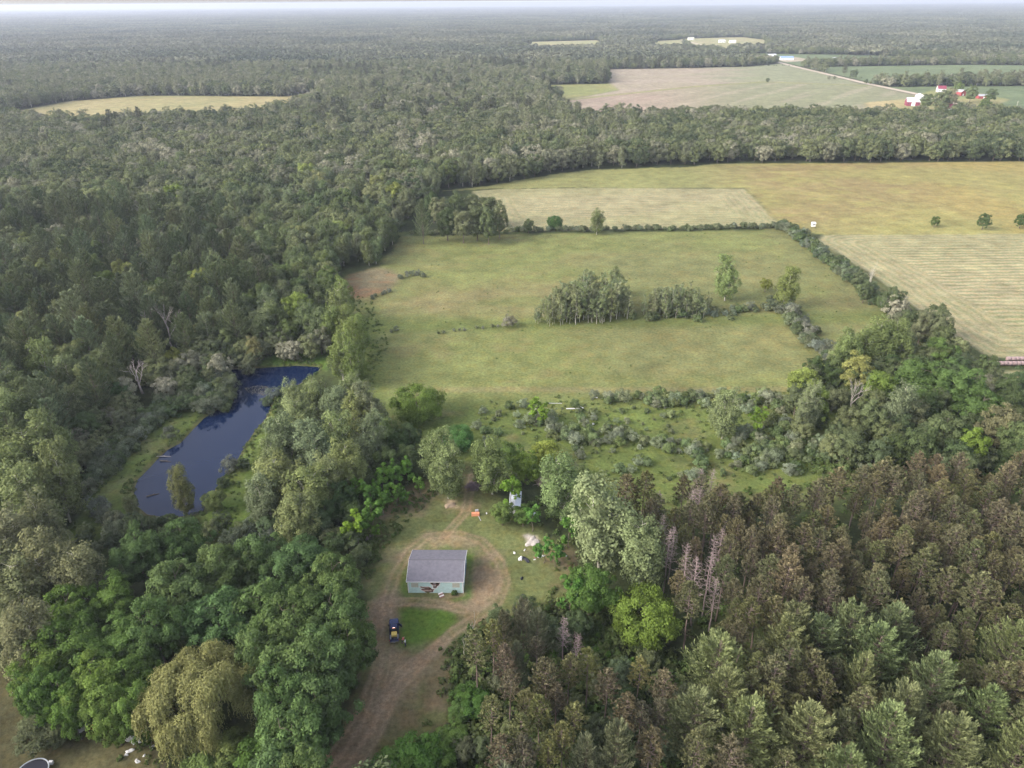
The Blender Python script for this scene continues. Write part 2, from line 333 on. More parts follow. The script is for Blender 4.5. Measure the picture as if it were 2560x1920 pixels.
        # mown hay
        for poly in (TANUP, TANRT, TANRB):
            s = sdist(poly, X, Y); k = ss(s, -1.0, 1.0)
            g = TAN * (1 - .35 * ss(n1, .4, .65)[:, None]) + np.array([.22, .235, .115]) * .35 * ss(n1, .4, .65)[:, None]
            if poly is TANRT: g = g * (1 - .5 * ss(Y, 285, 360)[:, None]) + np.array([.27, .265, .15]) * .5 * ss(Y, 285, 360)[:, None]
            K[:] = K * (1 - k[:, None]) + g * k[:, None]; i = s > -1
            reg[s > 0] = 2
            head = s < 24
            sw[i] = np.where(head, s / 4.0, Y / 4.0)[i]; am[i] = np.where(head, .55, 1.0)[i] * (.6 if poly is TANUP else 1)
        s = grass(FARMEAD, 1, np.array([.235, .218, .085]), np.array([.225, .185, .085]), np.array([.265, .250, .090]), 2)
        px, py = proj(X, Y, np.zeros(n)); inm = s > -1
        bl(inm * (1 - ss(px, 1450, 1700)) * .8, [.20, .215, .085]); bl(inm * ss(py, 470, 490) * .5, [.27, .27, .1])
        bl(inm * ss(px, 1900, 2100) * ss(n1, .4, .6) * .6, [.285, .245, .085])
    if (~near).any():
        def field(poly, r, c, c2, v=.3):
            s = sdist(poly, X, Y); k = ss(s, -4, 2); q = ss(n1, .4, .62)[:, None]
            g = np.asarray(c) * (1 - q) + np.asarray(c2) * q
            K[:] = K * (1 - k[:, None]) + g * k[:, None]; reg_set(s, r)
        field(YELLOW, 2, [.30, .265, .145], [.255, .245, .125])
        field(BIGL, 1, [.20, .22, .085], [.23, .23, .095])
        field(BIGU, 4, [.30, .26, .20], [.28, .25, .18]); 
        s = sdist(BIGU, X, Y); px, py = proj(X, Y, np.zeros(n)); bl((s > 0) * ss(px + (n1 - .5) * 200, 1480, 1640) * .8, [.19, .22, .125])
        field(BIGD, 4, [.27, .235, .17], [.29, .235, .18]); s = sdist(BIGD, X, Y)
        bl((s > 0) * ss(px + (n1 - .5) * 200, 1400, 1650) * .75, [.175, .205, .11]); bl((s > 0) * (1 - ss(px, 1300, 1480)) * .8, [.28, .225, .18])
        u = (X * .80 - Y * .60); st = ss(np.sin(u / 7.0) * .5 + fbm(X * .8 - Y * .6, X * .1 + Y * .12, 9, 5, 3), .75, 1.05); bl((s > 0) * st * .45, [.32, .285, .21])
        dl = -sdist(P([(1215,217),(1500,187),(1650,177),(1870,185)]), X, Y, False); bl((1 - ss(dl, 3, 9)) * .8, [.22, .23, .09])
        for g_ in (GRN1, GRN2, GRN3): field(g_, 4, [.115, .155, .080], [.135, .175, .088])
        field(FARMYARD, 1, [.20, .22, .09], [.27, .25, .12]); s = sdist(FARMYARD, X, Y); bl((s > 0) * (1 - ss(px, 1900, 1990)) * .9, [.36, .30, .16])
        for b_ in FARBITS: field(b_, 1, [.30, .28, .15], [.26, .27, .13])
        field(LOT, 0, [.38, .34, .26], [.34, .3, .22])
        s = grass(FARMEAD, 1, np.array([.235, .218, .085]), np.array([.225, .185, .085]), np.array([.265, .250, .090]), 2)
    return K, reg, sw, am
GM = {0: groundmat('ground_soil', False, 1.0, .6), 1: groundmat('meadow_grass', False, 1.2, .5), 2: groundmat('hay_stubble', True, 1.2, .3),
      3: groundmat('track_soil', False, 1.6, .3), 4: groundmat('crop_rows', False, .8, .3)}
parts_ = {k: [] for k in range(5)}
def zone(x0, x1, y0, y1, st, hole=None):
    xs = np.arange(x0, x1 + st * .5, st); ys = np.arange(y0, y1 + st * .5, st)
    X, Y = np.meshgrid(xs, ys); nx, ny = len(xs), len(ys)
    x = X.ravel(); y = Y.ravel(); K, reg, sw, am = paint(x, y); z = hgt(x, y)
    i = (np.arange(ny - 1)[:, None] * nx + np.arange(nx - 1)[None]).ravel()
    if hole is not None:
        cx = x[i] + st / 2; cy = y[i] + st / 2
        i = i[~((cx > hole[0]) & (cx < hole[1]) & (cy > hole[2]) & (cy < hole[3]))]
    f = np.stack([i, i + 1, i + nx + 1, i + nx], 1)
    fr = reg[i]
    for r in range(5):
        g = f[fr == r]
        if not len(g): continue
        u, inv = np.unique(g, return_inverse=True)
        parts_[r].append((np.stack([x[u], y[u], z[u]], 1), inv.reshape(-1, 4), K[u], sw[u], am[u]))
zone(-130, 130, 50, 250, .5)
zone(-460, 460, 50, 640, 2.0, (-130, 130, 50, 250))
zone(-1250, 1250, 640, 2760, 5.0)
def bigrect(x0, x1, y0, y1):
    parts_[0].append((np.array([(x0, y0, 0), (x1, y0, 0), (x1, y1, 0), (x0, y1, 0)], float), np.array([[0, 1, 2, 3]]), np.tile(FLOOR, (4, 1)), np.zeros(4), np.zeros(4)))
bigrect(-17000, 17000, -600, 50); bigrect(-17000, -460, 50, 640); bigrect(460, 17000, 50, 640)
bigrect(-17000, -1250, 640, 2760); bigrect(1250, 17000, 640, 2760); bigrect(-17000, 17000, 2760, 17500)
for r in range(5):
    mb = MB(); cols = []; sws = []; ams = []
    for v, f, k, s_, a_ in parts_[r]: mb.add(v, f); cols.append(k); sws.append(s_); ams.append(a_)
    me = mb.mesh(REGN[r], [GM[r]], False, True)
    k = np.concatenate(cols); k4 = np.concatenate([k, np.ones((len(k), 1))], 1).astype(np.float32)
    ca = me.attributes.new('Col', 'FLOAT_COLOR', 'POINT'); ca.data.foreach_set('color', k4.ravel())
    for nm, dat in (('swath', sws), ('swamp', ams)):
        a_ = me.attributes.new(nm, 'FLOAT', 'POINT'); a_.data.foreach_set('value', np.concatenate(dat).astype(np.float32))
    tag(link(REGN[r], me), kind='structure')
del parts_

# water
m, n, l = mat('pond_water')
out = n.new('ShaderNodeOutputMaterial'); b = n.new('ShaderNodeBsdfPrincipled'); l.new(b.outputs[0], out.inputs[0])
b.inputs['Base Color'].default_value = (.004, .014, .048, 1); b.inputs['Roughness'].default_value = 0.04; b.inputs['IOR'].default_value = 1.36  # blue of the mirrored sky is put into the base colour
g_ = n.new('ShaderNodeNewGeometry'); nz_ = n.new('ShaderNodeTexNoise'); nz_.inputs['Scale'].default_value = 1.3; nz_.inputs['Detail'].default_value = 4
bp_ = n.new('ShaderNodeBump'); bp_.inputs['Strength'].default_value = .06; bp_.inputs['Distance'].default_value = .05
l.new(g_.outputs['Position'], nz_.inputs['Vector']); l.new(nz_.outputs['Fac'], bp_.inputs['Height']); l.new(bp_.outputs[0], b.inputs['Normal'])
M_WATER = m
bm = bmesh.new(); np_ = len(POND); ctr = POND.mean(0)
ar = 0.5 * np.sum(POND[:, 0] * np.roll(POND[:, 1], -1) - np.roll(POND[:, 0], -1) * POND[:, 1])
vs = []
for i in range(np_):
    e = POND[(i + 1) % np_] - POND[i - 1]; nn = np.array([e[1], -e[0]]) / np.linalg.norm(e) * (1 if ar > 0 else -1)
    q = POND[i] + nn * 1.6; vs.append(bm.verts.new((q[0], q[1], -0.8)))
bm.faces.new(vs); bmesh.ops.triangulate(bm, faces=bm.faces[:]); bmesh.ops.recalc_face_normals(bm, faces=bm.faces[:])
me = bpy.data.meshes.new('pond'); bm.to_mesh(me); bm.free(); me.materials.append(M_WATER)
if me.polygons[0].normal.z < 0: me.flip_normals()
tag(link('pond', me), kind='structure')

# country road
def ribbon(name, pts, wd, z, m_):
    pts = np.array(pts); n_ = len(pts); t = np.gradient(pts, axis=0); t /= np.linalg.norm(t, axis=1, keepdims=True)
    nn = np.stack([-t[:, 1], t[:, 0]], 1) * wd / 2
    a = np.c_[pts + nn, np.full(n_, z)]; b_ = np.c_[pts - nn, np.full(n_, z)]
    mb = MB(); i = np.arange(n_ - 1); mb.add(np.concatenate([a, b_]), np.stack([i + n_, i + n_ + 1, i + 1, i], 1))
    return link(name, mb.mesh(name, [m_], False))
M_ROAD = plain('road_surface', (.44, .37, .29), .9, var=.12, scale=.2)
road = ribbon('road', P([(1470,86),(1520,98),(1568,112),(1612,121),(1668,131),(1722,145),(1790,161),(1870,180),(1980,203),(2062,224),(2112,236),(2180,254)]), 10.5, .12, M_ROAD); tag(road, kind='structure')

# ------------------------------------------------------------------ plant builders (base at the origin, height about H)
def unit(v): return v / (np.linalg.norm(v, axis=1, keepdims=True) + 1e-9)
def fib(rg, n, jit=.35):
    i = np.arange(n) + .5; ph = np.arccos(1 - 2 * i / n); th = np.pi * (1 + 5 ** .5) * i
    d = np.stack([np.cos(th) * np.sin(ph), np.sin(th) * np.sin(ph), np.cos(ph)], 1)
    return unit(d + rg.normal(0, jit, d.shape) * .5)
def curve(a, b, n=5, sag=0.0, rg=None, wob=0.0):
    t = np.linspace(0, 1, n)[:, None]; p = np.asarray(a) * (1 - t) + np.asarray(b) * t
    p[:, 2] += sag * np.sin(t[:, 0] * np.pi)
    if rg is not None: p[1:-1] += rg.normal(0, wob, (n - 2, 3))
    return p
def clumps(mb, rg, pos, rc, ctr, nl, ls, flat=.8, spread=.5, aspect=.62, tone=(.72, 1.28), cone=-.35, mi=0):
    """leaf faces on the outer side of many rounded sprays"""
    k = rg.choice(len(pos), nl, p=rc ** 2 / np.sum(rc ** 2)); d = unit(rg.normal(size=(nl, 3)))
    o = unit(pos[k] - ctr); bad = np.sum(d * o, 1) < cone; d[bad] *= -1
    r = rc[k][:, None] * (.55 + .75 * rg.random((nl, 1)) ** 1.2)
    c = pos[k] + d * r * np.array([1, 1, flat])
    nr = unit(d + o * .4 + np.array([0, 0, .35]) + rg.normal(0, spread, (nl, 3)))
    ax = np.cross(nr, rg.normal(size=(nl, 3)))
    tn = rg.uniform(tone[0], tone[1], len(pos))[k] * rg.uniform(.8, 1.2, nl)
    s = ls * rg.uniform(.65, 1.35, nl)
    mb.cards(c, ax, nr, s * 1.25, s * aspect * 1.25, tn, mi)
def limbs(mb, rg, H, base, pos, r0, nmain, wob, lean=(0, 0), k=5, mi=0, sub=True):
    top = np.array([lean[0], lean[1], H * .86]); tr = curve((0, 0, 0), top, 8, 0, rg, wob * .35); tr[0] = 0
    rr = np.linspace(1, .12, 8) ** 1.1 * r0; rr[0] *= 1.35; mb.tube(tr, rr, k + 1, mi)
    order = rg.permutation(len(pos))[:nmain]
    for j in order:
        p = pos[j]; hz = np.clip(p[2] - np.hypot(p[0], p[1]) * rg.uniform(.5, .9), base * .75, H * .8)
        i = hz / (H * .86) * 7; a = tr[int(i)] * (1 - i % 1) + tr[min(7, int(i) + 1)] * (i % 1)
        c = curve(a, p, 5, rg.uniform(-.2, .3), rg, wob * .4)
        mb.tube(c, np.linspace(.42, .1, 5) * r0 * (1 - .5 * hz / H), k - 1, mi)
        if sub:
            for q in range(2):
                e = c[2 + q] + rg.normal(0, 1, 3) * np.array([1, 1, .5]) * .8 + (p - a) * .22
                mb.tube(curve(c[2 + q], e, 3), np.array([.16, .1, .05]) * r0 * .8, 3, mi)
def mk_broad(rg, H, R, base, ncl, nl, ls, nmain=14, r0=.3, inner=.25, rcf=(.2, .33), low=1.0, lum=.14, **kw):
    crown, wood = MB(), MB()
    d = fib(rg, ncl); ce = np.array([0, 0, (H + base) / 2]); az = (H - base) / 2
    rf = rg.uniform(.74, 1.0, ncl) * (1 + lum * np.sin(3 * np.arctan2(d[:, 1], d[:, 0]) + rg.uniform(0, 6)) + lum * .7 * np.sin(5 * d[:, 2] + rg.uniform(0, 6)))
    ni = int(ncl * inner); rf[rg.choice(ncl, ni, False)] *= .55
    wd = np.where(d[:, 2] > 0, 1.0, low)
    rc = R * rg.uniform(*rcf, ncl)
    pos = ce + d * rf[:, None] * np.stack([(R - rc * .6) * wd, (R - rc * .6) * wd, np.full(ncl, az * .88)], 1)
    clumps(crown, rg, pos, rc, ce - np.array([0, 0, az * .4]), nl, ls, **kw)
    limbs(wood, rg, H, base, pos, r0, nmain, .5)
    return crown, wood
def mk_poplar(rg, H, R, base, ncl, nl, ls, nmain=22, r0=.28, forks=3, **kw):
    """several upright leaders, each a plume of leaves; pale limbs show through"""
    crown, wood = MB(), MB(); pos = []; rcs = []
    for f in range(forks):
        a = rg.uniform(0, 6.28) + f * 6.28 / forks; q = R * (rg.uniform(.25, .5) if forks > 1 else .06); hh = H * (1 if f == 0 else rg.uniform(.72, .93))
        tip = np.array([math.cos(a) * q, math.sin(a) * q, hh]); ld = curve((0, 0, base * .45 if f else 0), tip, 8, 0, rg, .18)
        if f: ld[0] = (0, 0, base * .45)
        else: ld[0] = 0
        wood.tube(ld, np.linspace(1, .1, 8) * r0 * (1 if f == 0 else .7), 6)
        m = ncl // forks
        for j in range(m):
            t = rg.uniform(.10 if forks > 1 else .22, 1); i = t * 7; p0 = ld[int(i)] * (1 - i % 1) + ld[min(7, int(i) + 1)] * (i % 1)
            if p0[2] < base * .7: p0 = ld[3]; t = .42
            an = rg.uniform(0, 6.28); el = rg.uniform(.5, 1.1); L = R * rg.uniform(.35, .85) * (1.1 - .8 * abs(t - .35)) + .4
            e = p0 + np.array([math.cos(an), math.sin(an), el]) * L * np.array([.9, .9, .75])
            wood.tube(curve(p0, e, 4, -.15), np.array([.3, .2, .12, .05]) * r0 * .75, 3)
            pos.append(e); rcs.append(R * rg.uniform(.16, .27)); pos.append(p0 * .45 + e * .55); rcs.append(R * rg.uniform(.12, .2))
    pos = np.array(pos); rcs = np.array(rcs); kw.setdefault('flat', 1.25)
    clumps(crown, rg, pos, rcs, np.array([0, 0, base + (H - base) * .25]), nl, ls, **kw)
    return crown, wood
def needles(mb, rg, pos, dr, n, ln, wd, fan=.8, tone=(.75, 1.25), mi=0):
    k = np.repeat(np.arange(len(pos)), n); N = len(k)
    d = unit(dr[k] + rg.normal(0, fan * .55, (N, 3)) + np.array([0, 0, .12])); L = ln * rg.uniform(.7, 1.25, N)
    nr = unit(rg.normal(size=(N, 3)) + np.array([0, 0, 1.1]))
    mb.cards(pos[k] + d * L[:, None] * .45, d, nr, L, wd * rg.uniform(.7, 1.3, N), rg.uniform(*tone, len(pos))[k] * rg.uniform(.8, 1.2, N), mi)
def mk_redpine(rg, H, R, cb, nt, nn, ln, wd, k=4, bare=14, seg=9):
    """long bare stem, rounded open head of needle tufts at the branch ends"""
    crown, wood = MB(), MB(); lean = rg.normal(0, .25, 2)
    wood.tube(curve((0, 0, 0), (lean[0], lean[1], H * .97), seg, 0, rg, .05), np.linspace(.19, .03, seg) * (H / 17), k + 1)
    pos = []; dr = []
    for i in range(nt):
        t = (i + rg.uniform(0, 1)) / nt; z = cb + (H - cb) * t; r = R * (math.sin(math.pi * (0.16 + .84 * t) ** .8) ** .8 * .95 + .06) * rg.uniform(.7, 1.1)
        if t > .95: r *= .4
        a = i * 2.4 + rg.uniform(-.4, .4); up = .35 + .5 * t
        p0 = np.array([lean[0] * z / H, lean[1] * z / H, z - r * up * .8]); e = p0 + np.array([math.cos(a), math.sin(a), up]) * r
        wood.tube(curve(p0, e, 3, -.1 * r), (.05, .035, .015), 3)
        u = unit((e - p0)[None])[0]
        pos += [e, e - u * .35 * rg.uniform(.8, 1.2) + rg.normal(0, .12, 3)]; dr += [u + np.array([0, 0, .4]), u + np.array([0, 0, .6])]
        for q in range(2): pos.append(p0 * .4 + e * .6 + rg.normal(0, .22, 3)); dr.append(u + rg.normal(0, .4, 3))
    needles(crown, rg, np.array(pos), np.array(dr), nn, ln, wd, 1.15)
    for i in range(bare):
        z = cb * rg.uniform(.35, 1.05); a = rg.uniform(0, 6.28); L = rg.uniform(.5, 1.6)
        wood.tube(curve((lean[0] * z / H, lean[1] * z / H, z), (math.cos(a) * L, math.sin(a) * L, z + rg.uniform(-.2, .35)), 2), (.03, .012), 3)
    return crown, wood
def mk_whitepine(rg, H, R, cb, nw, nb, ns, nn, ln, wd, r0=.3):
    """tiers of long boughs that sweep up at the ends, needles in plumes along them"""
    crown, wood = MB(), MB(); lean = rg.normal(0, .3, 2)
    wood.tube(curve((0, 0, 0), (lean[0], lean[1], H * .98), 9, 0, rg, .08), np.linspace(1, .1, 9) * r0, 6)
    pos = []; dr = []; tone = []
    for i in range(nw):
        t = (i + .5) / nw; z = cb + (H - cb) * t; prof = (1 - t) ** .72 * (.55 + .45 * ss(t, -.1, .25)) + .05
        for j in range(nb if t < .85 else max(3, nb - 3)):
            a = rg.uniform(0, 6.28) if j == 0 else a + 6.28 / nb + rg.uniform(-.35, .35)
            L = R * prof * rg.uniform(.6, 1.15); zz = z + rg.uniform(-.4, .4); h = np.array([math.cos(a), math.sin(a), 0])
            up0 = .10 + .55 * t; q = np.linspace(0, 1, 5)[:, None]
            br = np.array([lean[0] * z / H, lean[1] * z / H, zz]) + h * L * q + np.array([0, 0, 1.]) * L * (up0 * q * .55 + .42 * q ** 2.4)
            wood.tube(br[[0, 2, 4]], (.07 * r0 * 3, .035 * r0 * 3, .012), 3)
            pr = np.array([-h[1], h[0], 0])
            for s_ in range(ns):                    # stations along the bough, each with side fingers that sweep up
                u = .34 + .66 * (s_ + rg.uniform(.2, .9)) / ns; u = min(u, 1.0); f = u * 4; p = br[int(f)] * (1 - f % 1) + br[min(4, int(f) + 1)] * (f % 1)
                for sd in ((-1, 1) if s_ < ns - 1 else (-.9, 0, .9)):
                    fd = unit((h * rg.uniform(.55, .9) + pr * sd * rg.uniform(.45, .8) + np.array([0, 0, .22 + .38 * t + .2 * u]))[None])[0]
                    FL = (.5 + .17 * L * (1.25 - .6 * abs(u - .6))) * rg.uniform(.75, 1.3); tn = rg.uniform(.66, 1.34)
                    for q in range(4):
                        w_ = (q + .4) / 4; pos.append(p + fd * FL * w_ + np.array([0, 0, .28 * FL * w_ * w_]) + rg.normal(0, .03, 3)); dr.append(fd + np.array([0, 0, .7 * w_])); tone.append(tn)
    pos = np.array(pos); dr = unit(np.array(dr)); tone = np.array(tone); k = np.repeat(np.arange(len(pos)), nn); N = len(k)
    d = unit(dr[k] + rg.normal(0, .30, (N, 3))); Ln = ln * rg.uniform(.75, 1.2, N); nr = unit(rg.normal(0, .45, (N, 3)) + np.array([0, 0, 1.0]) - dr[k] * .2)
    crown.cards(pos[k] + d * Ln[:, None] * .3 + rg.normal(0, .06, (N, 3)), d, nr, Ln, wd * rg.uniform(.8, 1.4, N), tone[k] * rg.uniform(.85, 1.15, N))
    return crown, wood
def mk_dead(rg, H, r0, n=9, spread=.7, pine=False):
    wood = MB()
    if pine:
        wood.tube(curve((0, 0, 0), (rg.normal(0, .3), rg.normal(0, .3), H), 8, 0, rg, .06), np.linspace(1, .12, 8) * r0, 5)
        for i in range(int(n * 5)):
            z = H * (.42 + .56 * i / (n * 5)); a = i * 2.4; L = (1 - (z / H)) * H * .16 + .5; L *= rg.uniform(.6, 1.2)
            e = np.array([math.cos(a) * L, math.sin(a) * L, z + L * rg.uniform(.15, .5)]); c = curve((0, 0, z), e, 3, -.08 * L)
            wood.tube(c, (.045, .03, .012), 3)
            for q in range(3):
                s = c[1] * (1 - q / 3) + c[2] * q / 3; wood.tube(np.array([s, s + rg.normal(0, .35, 3) + (e - c[0]) * .12]), (.022, .01), 3)
        return wood
    def grow(p, d, L, r, lv):
        e = p + d * L; c = curve(p, e, 4, rg.uniform(-.05, .12) * L, rg, L * .04); wood.tube(c, np.linspace(r, r * .55, 4), 4 if lv < 2 else 3)
        if lv >= 4 or r < .012: return
        for k in range(3 if lv < 3 else 2):
            nd = unit((d + rg.normal(0, spread * .6, 3) + np.array([0, 0, .22]))[None])[0]; grow(c[-1] if k < 2 else c[2], nd, L * rg.uniform(.55, .8), r * rg.uniform(.45, .62), lv + 1)
    for k in range(1): grow(np.zeros(3), np.array([rg.normal(0, .1), rg.normal(0, .1), 1.0]), H * .36, r0, 0)
    return wood
def mk_willow(rg, H, R):
    crown, wood = MB(), MB(); n = 70; d = fib(rg, n); d = d[d[:, 2] > -.35]; n = len(d)
    rf = rg.uniform(.6, 1, n); pos = np.array([0, 0, H * .52]) + d * rf[:, None] * np.array([R * .86, R * .86, H * .43]); rc = R * rg.uniform(.13, .23, n)
    clumps(crown, rg, pos, rc, np.array([0, 0, H * .3]), 21000, .34, flat=.75, aspect=.3, tone=(.78, 1.22))
    # hanging strands
    ns = 2900; k = rg.integers(0, n, ns); dd = unit(rg.normal(size=(ns, 3)) + unit(pos[k] - np.array([0, 0, H * .4])) * 1.2)
    st = pos[k] + dd * rc[k][:, None] * np.array([1, 1, .7]); L = rg.uniform(1.2, 4.2, ns) * (H / 15)
    L = np.minimum(L, st[:, 2] - .6); m_ = 11; t = np.linspace(0, 1, m_)
    c = st[:, None] + dd[:, None] * np.array([1, 1, 0]) * (t ** .6)[None, :, None] * .5; c[..., 2] -= L[:, None] * t[None]
    c = c.reshape(-1, 3) + rg.normal(0, .09, (ns * m_, 3)); N = len(c)
    dr = np.tile([0, 0, -1.0], (N, 1)) + rg.normal(0, .35, (N, 3)); nr = unit(np.repeat(dd, m_, 0) + np.array([0, 0, .5]) + rg.normal(0, .4, (N, 3)))
    crown.cards(c, dr, nr, .55 * rg.uniform(.7, 1.3, N), .16, np.repeat(rg.uniform(.75, 1.3, ns), m_))
    limbs(wood, rg, H, H * .2, pos, .55, 26, .6)
    return crown, wood

M_BARK = plain('bark_grey_brown', (.13, .105, .08), .95, var=.25, scale=3)
M_PALEBARK = plain('bark_pale', (.42, .40, .33), .9, var=.2, scale=2)
M_REDBARK = plain('bark_reddish', (.165, .125, .105), .95, var=.25, scale=3)
M_DEAD = plain('weathered_wood', (.42, .37, .34), .9, var=.2, scale=2)
M_DEADP = plain('dead_pine_wood', (.27, .21, .20), .9, var=.2, scale=2)
L_MAPLE = leafmat('leaves_maple', (.078, .128, .046), (.108, .162, .056))
L_OAK = leafmat('leaves_broad', (.105, .138, .060), (.205, .212, .118))
L_POP = leafmat('leaves_poplar', (.180, .208, .105), (.205, .225, .120))
L_RED = leafmat('needles_red_pine', (.140, .148, .078), (.160, .155, .088), .12)
L_WHITE = leafmat('needles_white_pine', (.140, .178, .092), (.175, .200, .105), .12)
L_SHRUB = leafmat('leaves_shrub', (.115, .15, .07), (.16, .18, .10))
L_SILV = leafmat('leaves_silvery', (.19, .21, .15), (.25, .26, .20))
L_WILL = leafmat('leaves_willow', (.245, .250, .098), (.245, .250, .098))
RAMP = [(0, (.060, .080, .046)), (.25, (.105, .134, .066)), (.45, (.150, .174, .084)), (.6, (.190, .215, .100)), (.72, (.140, .155, .092)), (.85, (.265, .265, .180)), (1, (.34, .33, .245))]
L_WOOD = leafmat('leaves_woods', (.078, .108, .050), (.225, .228, .142), .18, .012, RAMP)
L_FAR = leafmat('leaves_far_woods', (.055, .075, .048), (.190, .195, .125), .1, .003)

# kind -> list of prototypes: (crown mesh, trunk mesh, joined mesh, H, R)
PROTO = {}
def proto(key, gen, leaf, bark, n, H, R, seed):
    L = []
    for i in range(n):
        rg = np.random.default_rng(seed + i); c, wd_ = gen(rg, i)
        cm = c.mesh(key + '_crown', [leaf]); tm = wd_.mesh(key + '_trunk', [bark])
        L.append((cm, tm, H, R))
    PROTO[key] = L
proto('maple', lambda r, i: mk_broad(r, 16, 6.5, 1.6, 120, 17000, .36, 10, .34, rcf=(.09, .22), inner=.35), L_MAPLE, M_BARK, 4, 16, 6.5, 10)
proto('broad', lambda r, i: mk_broad(r, 14, 5.2, 2.0, 80, 9000, .40, 12, .28, rcf=(.12, .27), inner=.3), L_OAK, M_BARK, 4, 14, 5.2, 20)
proto('round', lambda r, i: mk_broad(r, 11, 8.2, .3, 90, 17000, .36, 10, .4, rcf=(.13, .22), low=.95, lum=.04, inner=.1), L_MAPLE, M_BARK, 2, 11, 8.2, 30)
proto('poplar', lambda r, i: mk_poplar(r, 17, 4.8, 1.8, 130, 11500, .38, forks=3 + i % 2), L_POP, M_PALEBARK, 4, 17, 4.8, 40)
proto('aspen', lambda r, i: mk_poplar(r, 12, 2.4, 2.6, 32, 1900, .32, forks=1, r0=.12), L_POP, M_PALEBARK, 4, 12, 2.0, 50)
proto('red', lambda r, i: mk_redpine(r, 15.5, 2.25, 9.0, 50, 13, .50, .19), L_RED, M_REDBARK, 5, 16, 2.35, 60)
proto('white', lambda r, i: mk_whitepine(r, 19, 5.6, 3.2 + i % 2 * 2, 14, 7, 4, 3, .62, .17), L_WHITE, M_BARK, 4, 19, 5.6, 70)
proto('shrub', lambda r, i: mk_broad(r, 2.6, 1.7, .1, 15, 1500, .24, 5, .05, rcf=(.26, .42), lum=.2, flat=.8), L_SHRUB, M_BARK, 4, 2.6, 1.7, 80)
proto('silver', lambda r, i: mk_broad(r, 2.8, 1.8, .1, 17, 1700, .22, 6, .05, rcf=(.22, .38), lum=.22, flat=.9, spread=.8, aspect=.4), L_SILV, M_BARK, 4, 2.8, 1.8, 90)
def mk_sapling(r, i):
    return mk_poplar(r, 6, 1.7, .6, 22, 1700, .30, forks=1, r0=.09, flat=1.0)
proto('sapling', mk_sapling, leafmat('leaves_sapling', (.12, .20, .045), (.15, .23, .05)), M_BARK, 3, 6, 1.7, 100)
proto('willow', lambda r, i: mk_willow(r, 17, 9.8), L_WILL, M_BARK, 1, 17, 9.8, 110)
# lighter versions for the woods farther off, trunk and crown in one mesh
LOD = {}
def lod(key, gen, leaf, bark, n, H, R, seed):
    L = []
    for i in range(n):
        rg = np.random.default_rng(seed + i); c, wd_ = gen(rg, i); mb = MB()
        mb.v = c.v + wd_.v; mb.t = c.t + wd_.t; mb.n = c.n + wd_.n; mb.f = c.f + [f + c.n for f in wd_.f]; mb.m = c.m + [m_ + 1 for m_ in wd_.m]
        L.append((mb.mesh(key + '_tree', [leaf, bark]), H, R))
    LOD[key] = L
lod('broad', lambda r, i: mk_broad(r, 14, 6.4, 1.5, 60, 4200, .56, 5, .26, rcf=(.12, .27), inner=.25, tone=(.86, 1.14)), L_WOOD, M_BARK, 6, 14, 6.4, 200)
lod('poplar', lambda r, i: mk_poplar(r, 15.5, 4.6, 2, 64, 2800, .56, forks=3, r0=.2), leafmat('leaves_wood_poplar', (.14, .165, .085), (.245, .25, .155), .18, .02), M_PALEBARK, 4, 16, 3.6, 210)
lod('white', lambda r, i: mk_whitepine(r, 18, 5.0, 4, 10, 6, 2, 2, 1.1, .34), leafmat('needles_wood_pine', (.10, .12, .07), (.15, .16, .10), .1), M_BARK, 4, 19, 4.6, 220)
lod('red', lambda r, i: mk_redpine(r, 16, 2.35, 8.2, 30, 6, .85, .26), L_RED, M_REDBARK, 4, 16, 2.35, 230)
lod('far', lambda r, i: mk_broad(r, 13.5, 6.2, 0.5, 34, 1100, .95, 0, .26, rcf=(.18, .34), tone=(.86, 1.14)), L_WOOD, M_BARK, 5, 14, 5.0, 240)
lod('silver', lambda r, i: mk_broad(r, 2.6, 1.8, .05, 14, 620, .32, 0, .05, rcf=(.24, .4), spread=.8, aspect=.45), L_SILV, M_BARK, 3, 2.6, 1.8, 245)
lod('shrub', lambda r, i: mk_broad(r, 2.4, 1.7, .05, 12, 520, .36, 0, .05, rcf=(.26, .42)), L_SHRUB, M_BARK, 4, 2.4, 1.7, 250)
lod('brush', lambda r, i: mk_broad(r, .8, .8, .0, 6, 70, .30, 0, .02, rcf=(.3, .5)), leafmat('leaves_brush', (.085, .135, .04), (.14, .17, .065)), M_BARK, 4, .8, .8, 260)

# ------------------------------------------------------------------ scatter
rng = np.random.default_rng(5)
def fill(poly, sp, jit=.42, rot=0.0):
    """places on a loose triangular lattice inside a polygon"""
    x0, y0 = poly.min(0) - sp; x1, y1 = poly.max(0) + sp
    xs = np.arange(x0, x1, sp); ys = np.arange(y0, y1, sp * .87); X, Y = np.meshgrid(xs, ys); X = X + (np.arange(len(ys)) % 2)[:, None] * sp / 2
    rw = np.repeat(np.arange(len(ys)), len(xs)); X = X.ravel(); Y = Y.ravel()
    X = X + rng.uniform(-jit, jit, len(X)) * sp; Y = Y + rng.uniform(-jit, jit, len(Y)) * sp
    k = sdist(poly, X, Y) > 0
    return X[k], Y[k], rw[k]
ALL = {k: [] for k in ('maple', 'broad', 'round', 'poplar', 'aspen', 'red', 'white', 'shrub', 'silver', 'sapling', 'willow')}
def put(kind, x, y, s=1.0, tint=(1, 1, 1), zone='', hero=False, sz=1.0, label=None):
    ALL[kind].append(dict(x=x, y=y, s=s, sz=sz, tint=tint, zone=zone, hero=hero, label=label))
def visible(X, Y, z=8, m=130):
    px, py = proj(X, Y, np.full(X.shape, z)); return (px > -m) & (px < 2212 + m) & (py < 1659 + m) & (Y > 30)
